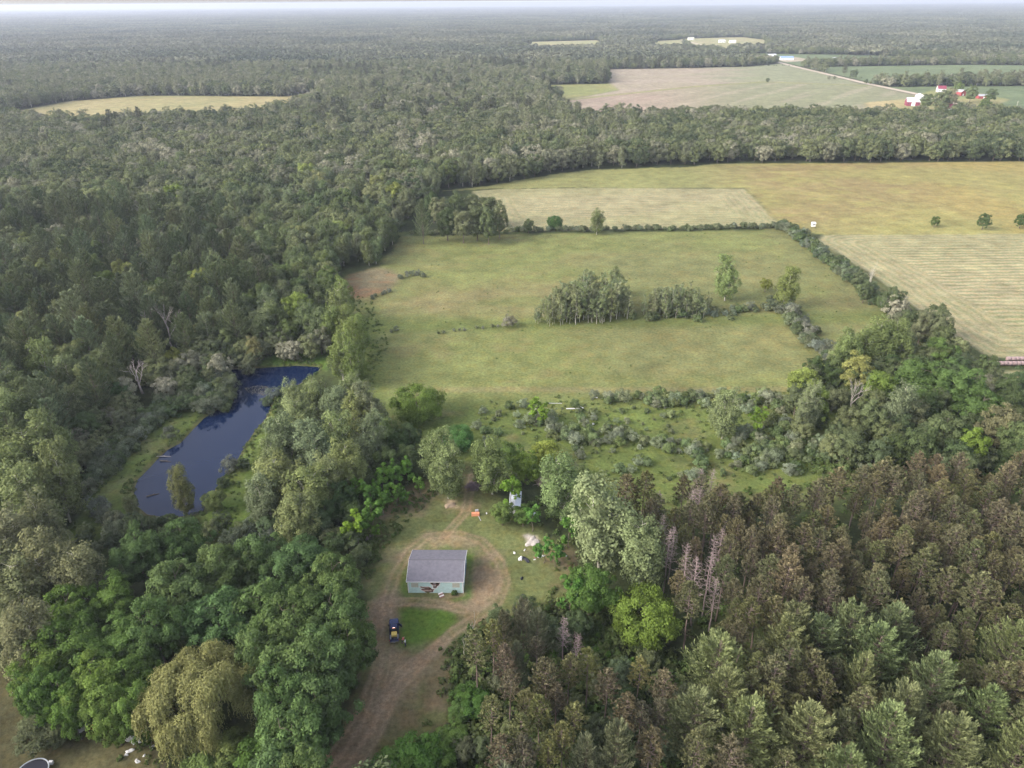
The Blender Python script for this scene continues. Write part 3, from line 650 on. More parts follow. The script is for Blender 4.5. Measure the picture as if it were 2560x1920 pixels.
DIM = {k: (v[0][2], v[0][3]) for k, v in PROTO.items()}
def hero(kind, px, py, R, tint=(1, 1, 1), zone='', hs=1.0, zc=None, label=None):
    """crown centre seen at (px, py); R is the crown's radius in metres"""
    H0, R0 = DIM[kind]; s = R / R0; z = H0 * s * hs * .58 if zc is None else zc
    x, y = at(px, py, z); put(kind, x, y, s, tint, zone, True, hs, label)
def vt(a=.12, base=(1, 1, 1)):
    g = rng.uniform(1 - a, 1 + a); return (base[0] * g * rng.uniform(.93, 1.07), base[1] * g, base[2] * g * rng.uniform(.9, 1.1))
DK = (.82, .86, .85); BR = (1.45, 1.5, 1.0); PALE = (1.45, 1.35, 1.35); YG = (1.25, 1.42, .72)

# lower left maples
Z = 'in the maple grove left of the driveway'
for px, py, R in [(300,1195,6),(395,1172,5.5),(480,1235,6.5),(385,1270,6.5),(560,1205,6),(650,1222,6.5),(722,1255,5.5),(470,1335,7),(565,1315,6.5),(335,1360,5.5),(640,1345,6.5),(728,1340,6),(755,1400,4.8),(630,1440,6.5),(700,1440,6),(610,1520,5.5),(685,1535,5.8),(640,1610,6.3),(560,1430,5),(600,1690,6),(660,1700,5)]:
    hero('maple', px, py, R, vt(.1), Z, rng.uniform(.95, 1.15) * 6.3 / R)
Z = 'in the bright grove left of the willow'
for px, py, R in [(90,1450,5.5),(165,1395,5.8),(250,1400,6),(120,1500,4.6),(205,1480,5.6),(275,1480,5),(235,1300,5.5),(150,1320,5.5),(285,1540,3.6),(75,1505,3.2),(235,1540,4),(150,1535,3.5)]:
    hero('maple', px, py, R, vt(.1, (1.22, 1.22, .85)), Z, rng.uniform(.9, 1.1) * 5.5 / R)
for px, py, R in [(35,1300,6),(112,1240,5.6),(25,1190,5.5),(55,1385,5),(165,1250,4.6),(-20,1250,6),(90,1150,4.6)]:
    hero('poplar', px, py, R, vt(.1, (.86, .82, .82)), 'in the pale grove above the yard', rng.uniform(.8, .95) * 5.5 / R)
for px, py, R in [(50,990,6.3),(75,1075,5.6),(20,920,5.5),(120,1040,4.6),(10,1060,6),(70,900,5),(-30,980,6),(120,960,4),(40,850,5),(90,800,5)]:
    hero('poplar', px, py, R, vt(.1, (.85, .92, .72)), 'in the tall grove left of the pond', rng.uniform(.95, 1.1) * 5.3 / R)
hero('willow', 425, 1500, 9.8, (1, 1, 1), '', 1.0, label='huge golden weeping willow beside the maple grove')
for px, py, R in [(500,1620,4),(560,1640,4.3),(450,1660,4)]: hero('broad', px, py, R, vt(.1, (.8, 1, .6)), 'low under the weeping willow', .6)
hero('broad', 95, 1575, 4.6, (.7, .75, .7), '', .5, label='low dark bushy tree beside the yard junk')
# right side of the pond
Z = 'in the cottonwood grove right of the pond'
for px, py, R in [(618,955,5),(655,905,4.5),(690,985,5.6),(610,1040,5.5),(670,1065,5.5),(640,1115,4.8),(735,950,5),(775,905,4.6),(800,960,4.6),(725,885,4.6),(760,1010,4.6),(715,1045,4.2),(590,1000,4),(680,860,3.8),(640,870,3.5),(570,1075,3.8),(760,860,4),(800,890,4.4)]:
    hero('poplar', px, py, R, vt(.1, (.95, 1, .8) if rng.random() < .6 else (.85, .9, .9)), Z, rng.uniform(.85, 1.05) * 4.8 / R)
for px, py, R in [(830,1000,4),(860,960,3.6),(700,1100,4),(740,1080,3.8),(790,1040,3.4),(690,1130,3.2),(760,1110,3),(840,940,4),(880,990,3.4),(650,1150,3),(885,940,3.2)]:
    hero('broad', px, py, R, vt(.1, (.72, .85, .7)), Z, rng.uniform(.8, 1.1))
Z = 'in the tall clump between pond and meadow'
for px, py, R in [(728,665,5),(745,700,5.3),(758,745,5),(735,770,4.2),(772,720,4.2),(745,640,4),(715,700,4),(765,785,3.6)]:
    hero('poplar', px, py, R, vt(.08, (.85, .95, .62)), Z, 4.8 / R * .9)
hero('round', 900, 868, 8.2, (1.35, 1.3, .85), '', .95, label='large round bright green tree alone below the meadow')
hero('poplar', 945, 985, 4.6, (.85, .95, .75), '', .8, label='light green tree left of the lane, above the shed')
hero('poplar', 965, 1020, 4.4, (.85, .95, .75), '', .9, label='tall cottonwood nearest the shed, left of the lane')
hero('round', 985, 945, 5.2, (.95, 1.3, 1.1), '', 1.05, label='deep green round tree right of the large round one')
for k, px, py, R, t_, lb in [('poplar',1062,1005,4.4,(.85,.95,.7),'tall cottonwood with white stem right of the lane'),('broad',1105,985,4,(.75,1,.55),'dark green tree behind the white-stemmed cottonwood'),('broad',1135,1010,3.8,(.95,1.2,.5),'bushy bright tree left of the small shed'),('broad',1178,975,3.6,(1.1,1.25,.5),'yellow-green tree behind the small shed'),('poplar',1215,1050,5,(.75,.95,.72),'full leafy cottonwood right of the small shed'),('sapling',1105,1070,2.6,(.9,1,.7),'yellow-green young tree leaning over the small shed'),('broad',1085,1108,2.8,(.85,1.05,.6),'low green tree in front of the small shed'),('broad',1130,1112,2.6,(.8,1,.6),'low green tree right of the orange crate'),
    ('poplar',1300,1128,6.2,(.98,1.06,.98),'large pale cottonwood at the edge of the plantation'),('poplar',1395,1190,5,(.9,.98,.88),'pale silvery poplar beside the large pale cottonwood'),('maple',1275,1268,5.6,(.85,.98,.7),'dark green round tree below the large pale cottonwood'),('round',1394,1328,7.0,(1.5,1.4,.8),'broad round yellow-green tree below the plantation'),('sapling',1160,890,2.7,(1.2,1.15,.8),'small bright yellow-green tree alone in the scrub meadow'),
    ('poplar',1572,600,4.8,(.95,1.1,.8),'airy pale green tree at the end of the aspen row'),('poplar',1700,618,4.6,(.9,.95,.6),'tall shaggy tree beside the boundary hedge corner'),('broad',1655,612,2.6,(1.3,1.3,.6),'yellow-green bush tree left of the shaggy tree'),('poplar',1568,890,4.2,(.95,1.05,.9),'pale leaning tree in the middle of the scrub meadow'),('sapling',1640,908,2.5,(1.35,1.3,1),'small lime green tree right of the pale leaning tree'),('poplar',1330,605,3.6,(1,1.05,.9),'pale tall tree behind the aspen clump'),
    ('maple',2090,1462,3.6,(1.9,1.9,1),'single vivid green maple among the white pines'),('poplar',388,1045,2.9,(.85,.8,.62),'slender tree standing on the near pond bank'),('broad',462,1078,2.8,(.9,1,.7),'round bush tree right of the slender bank tree'),('poplar',282,1092,1.6,(.8,.8,.7),'broken short trunk with leaves at the pond corner'),
    ('round',1198,478,5.2,(.8,.95,.9),'dark egg-shaped tree in the hedge below the mown field'),('poplar',1290,476,3.8,(.8,.85,.7),'light slim tree right of the dark egg-shaped tree'),('broad',1142,484,2.6,(.8,.9,.8),'small narrow tree left of the dark egg-shaped tree'),('silver',1098,692,3.2,(.95,.85,.85),'round greyish bush left of the aspen clump'),
    ('broad',2021,476,2.6,(.7,.85,.6),'small lone tree nearest the deer blind'),('broad',2127,476,3.6,(.7,.85,.7),'broad lone tree in the brown field'),('broad',2208,474,3.4,(.7,.85,.7),'lone tree in the brown field at the edge of view'),('broad',1815,307,5,(1.3,1.9,.6),'bright green low tree in the gap of the oak belt')]:
    hero(k, px, py, R, t_, '', {'poplar': 1.0, 'round': 1.05}.get(k, .9) * (1.35 if lb.startswith('slender') or lb.startswith('small narrow') else 1), label=lb)
for px, py, R, t_, lb in [(2003,216,7,(.7,.85,.7),'dark round tree right of the maroon barn'),(2035,213,9.5,(1.1,1.1,1.15),'large grey-green tree in the middle of the farm'),(2055,211,8,(1.35,1.2,1.35),'pale silvery tree at the centre of the farm'),(2073,187,6,(.95,1.15,.7),'bushy tree behind the bright red shed'),(2100,200,7,(.75,.9,.7),'round dark tree right of the bright red shed'),(2142,203,6.5,(.65,.8,.65),'round dark bush tree right of the long red shed'),(2128,226,7,(.75,.95,.6),'tall tree in front of the long red shed')]:
    hero('broad', px, py, R, t_, '', 1.0, label=lb)
for i in range(9): hero('white', 2145 + i * 6, 232 + i * 1.4, 4, (.5, .55, .62), 'in the dark row below the green field', .62)
# young trees on the left of the yard
for px, py, R, lb in [(766,1143,2.6,'lime green young tree nearest the shed'),(803,1122,2.6,'dark green young tree beside the lime green one'),(830,1040,2.3,''),(826,1085,2,''),(858,1068,1.8,''),(800,1075,2.4,''),(880,1020,2,''),(905,1050,1.5,''),(878,1080,1.3,''),(770,1070,2.4,''),(850,1030,2.2,''),(812,1150,1.2,'')]:
    hero('sapling', px, py, R, (1.25, 1.25, .8) if lb.startswith('lime') else vt(.12, (.75, .9, .8)), 'on the slope left of the lane', label=lb or None)
for px, py, R in [(1230,1150,2.2),(1200,1200,1.7),(1175,1190,1.8),(1235,1290,2.6),(1150,1120,2)]: hero('sapling', px, py, R, vt(.1, (.75, .95, .9)), 'at the right edge of the yard')

# red pine plantation
PLANT = P([(1345,1085),(1440,1070),(1520,1060),(1620,1085),(1720,1090),(1830,1075),(1900,1045),(2260,1015),(2330,1120),(2330,1700),(2120,1760),(1500,1760),(1470,1560),(1500,1440),(1440,1270),(1390,1150)], 9)
WPX = [(1545,1450,6.4),(1707,1375,4.8),(1692,1412,5),(1766,1405,4.7),(1832,1378,5.4),(1888,1435,5.6),(1920,1385,5),(2011,1500,5.3),(1945,1560,5.2),(1607,1595,6.2),(1741,1608,5.6),(1911,1615,5.8),(2049,1625,5.5),(2185,1415,6),(2124,1560,4.8),(2190,1640,4.6),(1500,1560,5.2),(1850,1490,3.6),(1560,1530,4.8),(1820,1700,5),(1990,1720,5)]
wxy = []
for px, py, R in WPX:
    hero('white', px, py, R, vt(.1, (1.1, 1.08, .95)), 'in the white pines below the plantation', rng.uniform(.9, 1.05) * 5.3 / R); d = ALL['white'][-1]; wxy.append((d['x'], d['y'], R))
X, Y, RW = fill(PLANT, 4.3, .24)
k = visible(X, Y, 9, 90); X, Y, RW = X[k], Y[k], RW[k]; clear = np.ones(len(X), bool)
for x, y, r in wxy + [(ALL['maple'][-1]['x'], ALL['maple'][-1]['y'], 3.6)]: clear &= np.hypot(X - x, Y - y) > r * .75
px_, py_ = proj(X, Y, np.full(len(X), 9.))
clear &= ~((px_ < 1520) & (py_ > 1240) & (rng.random(len(X)) < .3)) & (noise(X, Y, 9, 77) > .24)
dead_spots = []
for x, y, rw, a, b_ in zip(X[clear], Y[clear], RW[clear], px_[clear], py_[clear]):
    if a < 1560 and b_ < 1330 and rng.random() < .25: dead_spots.append((x, y)); continue
    br = rng.random(); s = rng.uniform(.74, 1.18)
    put('red', x, y, s, vt(.14, (1.04, .96, .98) if br < (.6 if b_ < 1300 else .3) else (.95, .98, .85)), 'in the red pine plantation', sz=rng.uniform(.93, 1.08))
# pines bottom centre
for px, py, R, k_ in [(1130,1350,2.8,'white'),(1090,1370,2.4,'white'),(1160,1375,2.6,'white'),(1030,1430,2.5,'red'),(1065,1400,2.2,'red'),(1115,1440,2.3,'white'),(1160,1420,1.8,'red'),(1100,1500,2,'red'),(1180,1490,2.6,'red'),(1225,1470,2.3,'red'),(1270,1460,2.3,'red'),(1165,1500,2,'red'),(1310,1500,2.2,'red'),(1060,1560,2.2,'red'),(1165,1560,2.2,'red'),(1120,1600,2.2,'red'),(1200,1530,2,'red'),(1345,1560,2.4,'red'),(1290,1580,2.4,'broad'),(1385,1570,2.2,'red'),(1130,1650,2.2,'red'),(1265,1650,2.6,'white'),(1330,1640,3.2,'white'),(1080,1650,2.2,'red'),(1180,1650,2,'red'),(1400,1640,2.4,'red'),(1240,1570,2,'red'),(1090,1450,2.2,'red'),(1140,1540,2,'red'),(1215,1620,2.2,'red'),(1430,1500,2.2,'red'),(1380,1470,2,'red'),(1420,1560,2.2,'red')]:
    hero(k_, px, py, R, vt(.15, (1.2, 1.25, .95) if rng.random() < .6 else (1, .9, 1)), 'in the thin pines right of the driveway', {'red': 1.0, 'white': 1.6, 'broad': 1.4}[k_])
# dark understory beside them
UND = P([(1000,1360),(1100,1310),(1260,1330),(1400,1390),(1480,1440),(1500,1700),(1000,1700),(975,1560),(970,1450)], 2)
X, Y, _ = fill(UND, 4.2); 
for x, y in zip(X, Y):
    if rng.random() < .72: put('broad' if rng.random() < .5 else 'sapling', x, y, rng.uniform(.28, .45) if rng.random() < .7 else .5, vt(.12, (.62, .75, .7)), 'among the thin pines right of the driveway')
for px, py, R in [(1010,1500,2.6),(1035,1520,3),(990,1540,2),(1020,1460,2),(900,1640,4.4),(850,1660,4),(950,1640,3.2),(985,1590,2.4),(960,1600,2.4)]: hero('broad', px, py, R, vt(.1, (.62, .95, .5)), 'along the right side of the driveway', .62)
# east woods
EAST = P([(1715,850),(1730,790),(1850,740),(1900,690),(1960,720),(2050,740),(2130,790),(2212,860),(2300,920),(2300,980),(1900,990),(1800,960),(1740,900)], 8)
for k_, px, py, R, t_ in [('broad',1735,825,5,YG),('broad',1760,870,4.2,YG),('broad',1850,805,5.2,(1.5,1.4,.9)),('broad',1900,840,4.6,YG),('poplar',1895,745,6.2,(.95,1.05,.75)),('poplar',1940,740,5,(.9,1.02,.72)),('poplar',1830,760,4.5,(.85,.98,.7)),('maple',1985,820,8,(1.15,1.15,1)),('maple',2060,830,8,(1.0,1.05,.95)),('maple',2120,880,7.5,(.9,.95,.85)),('maple',2030,760,6,(1.2,1.2,1)),
        ('poplar',1745,880,3.6,(.85,.9,.9)),('poplar',1940,880,4.2,(.75,.8,.85)),('broad',1960,890,5,(.8,.85,.8)),('broad',1820,870,4.6,(.95,.85,.85)),('broad',1880,900,4.6,(.7,.78,.7)),('broad',2160,920,5.5,(.9,.85,.8)),('broad',2100,960,4,(1.0,1.25,.5)),('broad',2200,950,5,(.7,.8,.65)),('broad',2040,930,5,(.65,.75,.65)),('broad',1990,960,4.5,(.6,.72,.6)),('broad',2020,690,4.8,DK),('broad',1995,700,4,DK),('broad',2035,712,4.6,DK),('broad',1930,645,4.2,(.7,.75,.75)),('broad',1870,625,3,(.65,.75,.7)),('broad',1960,695,3.6,(.65,.75,.7)),('white',1745,905,2.6,(.9,.9,1))]:
    hero(k_, px, py, R, tuple(np.array(t_) * rng.uniform(.92, 1.05)), 'in the wood below the right hay field', {'poplar': .95, 'maple': .95}.get(k_, 1.0) * min(1.25, 5.2 / R) if k_ != 'maple' else .8)
X, Y, _ = fill(EAST, 7.0); k = visible(X, Y, 6)
for x, y in zip(X[k], Y[k]): put('broad', x, y, rng.uniform(.5, .85), vt(.12, (.62, .72, .62)), 'in the wood below the right hay field')
EAST2 = P([(1560,985),(1750,930),(1900,960),(2300,960),(2300,1010),(1900,1030),(1700,1010)], 2)
X, Y, _ = fill(EAST2, 4.0); k = visible(X, Y, 3)
for x, y in zip(X[k], Y[k]):
    if rng.random() < .22: put('shrub' if rng.random() < .6 else 'silver', x, y, rng.uniform(.7, 1.5), vt(.15, (.75, .85, .75)), 'between the east wood and the plantation')
# aspen clump and hedge of the meadow
for poly, z, n_, hs in [(P([(1150,700),(1180,670),(1260,655),(1350,665),(1362,690),(1300,700),(1180,706)]), 'in the white-stemmed aspen clump', 2.5, 1.0), (P([(1385,680),(1420,655),(1480,650),(1530,670),(1525,688),(1440,690)]), 'in the grey-green clump right of the aspens', 2.7, .95)]:
    X, Y, _ = fill(poly, n_, .4)
    for x, y in zip(X, Y):
        a, _b = proj(np.array(x), np.array(y), np.array(0.)); f = (.55 + .45 * ss(a, 1150, 1250)) if a < 1370 else (.8 - .1 * abs(a - 1455) / 70)
        put('aspen', x, y, f * rng.uniform(.74, 1.04), vt(.12, (1.0, 1.04, 1.0)), z, sz=hs * rng.uniform(.75, 1.2))
def along(pts, step, width, kinds, srange, base, zone, z=0, prob=1.0, sz=1.0):
    p = P(pts, z); seg = np.linalg.norm(np.diff(p, axis=0), axis=1); L = seg.sum(); n_ = int(L / step)
    cum = np.r_[0, np.cumsum(seg)]
    for q in range(n_):
        if rng.random() > prob: continue
        s = (q + rng.uniform(0, 1)) * step; i = min(len(seg) - 1, np.searchsorted(cum, s) - 1); i = max(i, 0); t = (s - cum[i]) / seg[i]
        xy = p[i] * (1 - t) + p[i + 1] * t + rng.normal(0, width * .5, 2); k_ = kinds[rng.integers(len(kinds))]
        put(k_, xy[0], xy[1], rng.uniform(*srange), vt(.16, base), zone, sz=sz)
along([(1095,500),(1300,498),(1500,496),(1690,491)], 1.9, 2.2, ['shrub', 'shrub', 'silver'], (.7, 1.25), (.75, .85, .7), 'in the hedge below the upper mown field')
along([(890,507),(1000,506),(1100,503)], 2.4, 2, ['shrub'], (.6, 1.1), (.8, .95, .7), 'in the hedge under the corner trees')
along([(1690,491),(1720,512),(1765,550),(1850,612),(1930,680),(2000,738),(2050,775)], 1.1, 4.0, ['shrub', 'shrub', 'silver'], (1.0, 1.9), (.68, .78, .68), 'in the long boundary hedge')
along([(1930,690),(1990,730),(2060,790),(2120,840),(2212,900)], 5, 6, ['broad'], (.5, .8), (.62, .72, .62), 'in the boundary hedge beside the hay field')
along([(1680,660),(1720,700),(1760,745),(1800,780),(1850,800)], 1.2, 4.5, ['shrub', 'silver', 'shrub'], (.9, 1.8), (.78, .82, .8), 'in the hedge spur off the aspen row')
along([(1370,685),(1540,682),(1640,668),(1700,660)], 1.5, 3.4, ['shrub', 'silver', 'shrub'], (.6, 1.4), (.8, .9, .8), 'along the aspen row')
along([(940,722),(1000,715),(1090,705)], 2.6, 1.0, ['shrub', 'silver'], (.25, .5), (.9, 1, .9), 'along the meadow ditch', prob=.8)
along([(860,600),(890,596),(920,600)], 1.6, 3, ['silver'], (.5, .9), (.7, .78, .75), 'beside the red bare patch')
along([(790,648),(850,628)], 2, 1.5, ['silver'], (.4, .7), (.7, .78, .75), 'beside the red bare patch')
along([(840,718),(870,714)], 2, 1.5, ['silver'], (.5, .8), (.7, .7, .7), 'along the meadow ditch')
along([(700,1110),(760,1130)], 2, 2, ['shrub'], (.6, 1), (.7, .8, .7), 'on the slope left of the lane')
# corner clump
for k_, px, py, R, t_ in [('white',912,475,4.6,(.9,.95,.95)),('broad',948,452,5.5,(.85,.88,.85)),('broad',985,448,6,(.8,.84,.8)),('broad',1022,444,6.5,(.85,.88,.85)),('broad',1056,448,6.5,(.95,.95,.95)),('broad',1078,470,5.5,(.9,.92,.9)),('broad',965,475,5.5,(.8,.84,.8)),('broad',1030,475,5.5,(.8,.85,.8)),('broad',1000,480,5.5,(.8,.84,.8)),('broad',1055,482,5,(.85,.88,.85)),('broad',935,440,5,(.75,.8,.8))]:
    hero(k_, px, py, R, t_, 'in the corner clump by the mown field', min(1.4, 7 / R))
# shrubs of the scrub meadow
SCR = [P([(1210,935),(1300,925),(1400,955),(1560,960),(1600,985),(1500,990),(1360,975),(1240,965)]), P([(1280,860),(1420,850),(1560,860),(1700,850),(1720,900),(1580,880),(1420,880)]), P([(1580,940),(1700,900),(1760,960),(1680,1000),(1560,1020)]), P([(1140,890),(1250,950),(1200,960),(1120,900)])]
for s_ in SCR:
    X, Y, _ = fill(s_, 2.7)
    for x, y in zip(X, Y):
        if rng.random() < .6: put('silver' if rng.random() < .5 else 'shrub', x, y, rng.uniform(.5, 1.4), vt(.2, (1.12, 1.18, 1.0)), 'in the scrub meadow')
X, Y, _ = fill(P([(1040,880),(1300,850),(1750,850),(1800,1000),(1850,1030),(1500,1040),(1250,1060),(1210,980),(1020,960)]), 4.0)
for x, y, q_ in zip(X, Y, noise(X, Y, 11, 88)):
    if rng.random() < .15 + .6 * q_: put('silver' if rng.random() < .5 else 'shrub', x, y, rng.uniform(.25, 1.15) * (1.35 if rng.random() < .15 else 1), vt(.2, (1.1, 1.2, 1.0)), 'in the scrub meadow')
# left bank of the pond
SHL = P([(505,870),(498,820),(470,810),(430,815),(400,850),(340,870),(300,910),(250,960),(200,1000),(180,1080),(215,1060),(260,1000),(300,950),(350,910),(400,880),(440,890),(480,880)], 1)
X, Y, _ = fill(SHL, 3.0)
for x, y in zip(X, Y): put('silver' if rng.random() < .45 else 'shrub', x, y, rng.uniform(1.0, 1.9), vt(.12, (.72, .80, .72)), 'on the left bank of the pond')
for px, py, s_ in [(366,938,1.3),(296,968,1.0),(213,1100,1.7),(230,1120,1.4),(250,1160,1.8),(500,1010,1.5),(525,1005,1.2),(480,1045,1.0),(590,850,1.4),(575,862,1.2),(610,845,1),(255,1140,1.6),(540,1150,1.6),(590,1160,1.6),(300,1150,1.5),(500,1170,1.6),(420,1150,1.2),(370,1120,.9),(350,1125,.9),(405,1125,.8)]:
    x, y = at(px, py, 1); put('silver' if s_ > 1.25 else 'shrub', x, y, s_, vt(.12, (.72, .78, .74)), 'beside the pond', True)
for px, py, R, lb in [(548,752,3,'small rusty-green tree at the far end of the pond'),(375,775,3.4,'bright yellow-green tree left of the pond inlet'),(432,720,2.6,'narrow light green tree behind the pond')]: hero('broad', px, py, R, (1.3, 1.25, .7) if 'bright' in lb else (1.1, 1, .8), '', 1.2, label=lb)
X, Y, _ = fill(P([(160,700),(700,700),(705,750),(560,760),(480,800),(400,830),(300,880),(200,960),(120,1100),(0,1160),(-60,1100),(60,800)], 5), 5.5)
k = visible(X, Y, 6)
for x, y in zip(X[k], Y[k]): put('broad', x, y, rng.uniform(.35, .7), vt(.14, (.62, .74, .62)), 'in the dense wood left of the pond')
# grass edge shrubs by the maple grove
X, Y, _ = fill(P([(120,1180),(250,1120),(300,1130),(560,1130),(700,1130),(780,1170),(790,1260),(760,1200),(600,1150),(300,1160),(160,1240)], 2), 4.5)
for x, y in zip(X, Y): put('broad', x, y, rng.uniform(.3, .5), vt(.12, (.65, .8, .7)), 'along the upper edge of the maple grove')

# ---- the woods: everything that is not open ground
def free(X, Y, margin):
    ok = np.ones(len(X), bool)
    for o_ in OPEN: ok &= sdist(o_, X, Y) < -margin
    for pts in ([(1470,86),(1568,112),(1668,131),(1722,145),(1870,180),(1980,203),(2062,224),(2180,254)],): ok &= sdist(P(pts), X, Y, False) < -10
    return ok
WN = P([(-60,1110),(-60,560),(-60,470),(880,470),(872,500),(840,535),(812,562),(735,590),(712,640),(700,690),(700,735),(560,745),(480,775),(400,790),(330,840),(240,890),(150,960),(100,1050)], 3)
WM = [(-300,560),(-300,30),(2500,30),(2500,348),(2212,348),(1800,351),(1540,353),(1500,359),(1280,365),(1150,383),(1100,400),(960,410),(930,440),(885,500),(870,512),(830,560),(600,700),(-300,700)]
WMP = P(WM)
STUFF = {k: [] for k in LOD}
def stuff(k, X, Y, S): STUFF[k].append((X, Y, S))
# near left wood (individuals chosen later)
X, Y, _ = fill(WN, 7.8, .45)
PAL = [(1, 1.05, .85), (1, 1.05, .9), (1.35, 1.3, 1.25), (1.4, 1.5, .85), (.68, .75, .7), (.8, .88, .75), (1.15, 1.2, .9)]
pal = lambda: PAL[rng.integers(len(PAL))]
k = visible(X, Y, 10) & free(X, Y, 1.5); X, Y = X[k], Y[k]
for x, y, a, b_ in zip(X, Y, *proj(X, Y, np.full(len(X), 9.))):
    r_ = rng.random(); edge = a > 560 + (b_ - 600) * .2 and b_ < 770
    pn = noise(np.array(x), np.array(y), 55, 91)
    if edge and r_ < .65: put('poplar', x, y, rng.uniform(.6, .9), vt(.12, (.72, .80, .68)), 'along the meadow edge of the left wood')
    elif r_ < .15 + .6 * pn: put('white', x, y, rng.uniform(.7, 1.08), vt(.22, (.98, 1.0, .98)), 'in the left wood', sz=rng.uniform(1.0, 1.25))
    elif r_ < .93: put('broad', x, y, rng.uniform(.75, 1.15), vt(.15, pal()), 'in the left wood', sz=rng.uniform(.9, 1.15))
    else: put('poplar', x, y, rng.uniform(.7, 1), vt(.1, (.8, .85, .8)), 'in the left wood')
# middle woods
X, Y, _ = fill(np.array([(-700, 360), (950, 360), (1150, 1500), (-1150, 1500)], float), 9.6, .45)
k = visible(X, Y, 10, 60) & (sdist(WMP, X, Y) > 0) & (sdist(WN, X, Y) < 0); X, Y = X[k], Y[k]; k = free(X, Y, 2.5); X, Y = X[k], Y[k]
mn = noise(X, Y, 90, 41); r_ = rng.random(len(X)); px_, py_ = proj(X, Y, np.full(len(X), 9.))
oak = (px_ > 1400) & (py_ > 215) & (py_ < 370)
for i in range(len(X)):
    if Y[i] < 640 or (oak[i] and Y[i] < 900):
        if oak[i]: put('broad', X[i], Y[i], rng.uniform(.95, 1.3), vt(.15, (1.25, 1.1, 1.2) if r_[i] < .4 else (.85, .92, .85)), 'in the tree belt above the brown field')
        elif r_[i] < .16 + .25 * mn[i]: put('poplar', X[i], Y[i], rng.uniform(.75, 1.05), vt(.15, (.8, .86, .85)), 'in the wood above the corner clump')
        elif r_[i] < .16 + .25 * mn[i] + .30 * max(0, .5 - mn[i]): put('white', X[i], Y[i], rng.uniform(.7, 1.0), vt(.1, (.8, .86, .9)), 'in the wood above the corner clump')
        else: put('broad', X[i], Y[i], rng.uniform(.95, 1.4), vt(.15, pal()), 'in the wood above the corner clump')
    else:
        STUFF['poplar' if r_[i] < .3 * mn[i] else ('white' if r_[i] > 1.0 - .35 * max(0, .55 - mn[i]) else ('broad' if Y[i] < 1000 else 'far'))].append((X[i:i + 1], Y[i:i + 1], np.array([rng.uniform(.8, 1.25)])))
# edge trees for the open land far off: field hedges
def hedge(pts, step, s0, s1, kind='far', width=3.0, prob=1.0):
    s0 *= .55; s1 *= .55
    p = P(pts); seg = np.linalg.norm(np.diff(p, axis=0), axis=1); cum = np.r_[0, np.cumsum(seg)]; n_ = int(cum[-1] / step)
    for q in range(n_):
        if rng.random() > prob: continue
        s = rng.uniform(0, cum[-1]); i = max(0, np.searchsorted(cum, s) - 1); t = (s - cum[i]) / seg[i]; xy = p[i] * (1 - t) + p[i + 1] * t + rng.normal(0, width, 2)
        STUFF[kind].append((xy[:1], xy[1:], np.array([rng.uniform(s0, s1)])))
hedge([(1560,141),(1740,143),(2090,139),(2300,141)], 7, .2, .5); hedge([(1885,182),(1960,178),(2100,180),(2300,178)], 5, .35, .6)
hedge([(1860,168),(1950,168)], 12, .3, .6); hedge([(1960,187),(2060,184),(2300,184)], 7, .3, .5, 'far')
hedge([(1535,187),(1600,180),(1680,176)], 6, .12, .22, 'shrub', 1, .7)
for px, py, s_ in [(1975,183,1.1),(1995,181,1.1),(2005,183,.9),(2055,182,1.0),(2048,180,.9),(2085,177,1.1),(2092,180,.9),(2128,180,1.0),(2145,176,1.2),(2175,178,.9),(2197,180,1.1),(2205,178,1.2),(1892,182,.5),(1880,182,.4),(1768,138,.6),(1785,137,.5),(1800,139,.9),(1777,139,.5),(1658,178,.5),(1790,172,.45),(1802,172,.4),(2020,172,.5),(1870,181,.5)]:
    x, y = at(px, py); STUFF['broad'].append((np.array([x]), np.array([y]), np.array([s_])))

SHOW = [(308,850,15),(374,756,20),(322,760,14),(313,492,16),(200,474,16),(1872,628,8),(1835,905,10),(1001,1424,9)]
for k in ('broad', 'white', 'poplar', 'sapling', 'red'):
    keep = []
    for d in ALL[k]:
        ok_ = d['hero'] and d['s'] > .6 and k != 'broad'
        if not ok_:
            ok_ = True
            for px, py, dep_ in SHOW:
                x, y = at(px, py); L_ = math.hypot(x, y); u = (d['x'] * x + d['y'] * y) / L_ - L_; v = abs(d['x'] * y - d['y'] * x) / L_
                if -dep_ < u < 2.5 and v < 3.6: ok_ = False
        if ok_: keep.append(d)
    ALL[k] = keep
# woods go on outside the picture
X, Y, _ = fill(np.array([(-600, 12), (600, 12), (1500, 1500), (-1500, 1500)], float), 8.2, .42)
k = visible(X, Y, 8, 900) & ~visible(X, Y, 8, 120) & free(X, Y, 2.5) & (np.hypot(X, Y - 10) > 12); X, Y = X[k], Y[k]
for i in range(len(X)): STUFF['red' if (X[i] > 10 and Y[i] < 175 and i % 4) else ('white' if i % 7 == 0 else ('broad' if Y[i] < 700 else 'far'))].append((X[i:i + 1], Y[i:i + 1], np.array([rng.uniform(.75, 1.15)])))
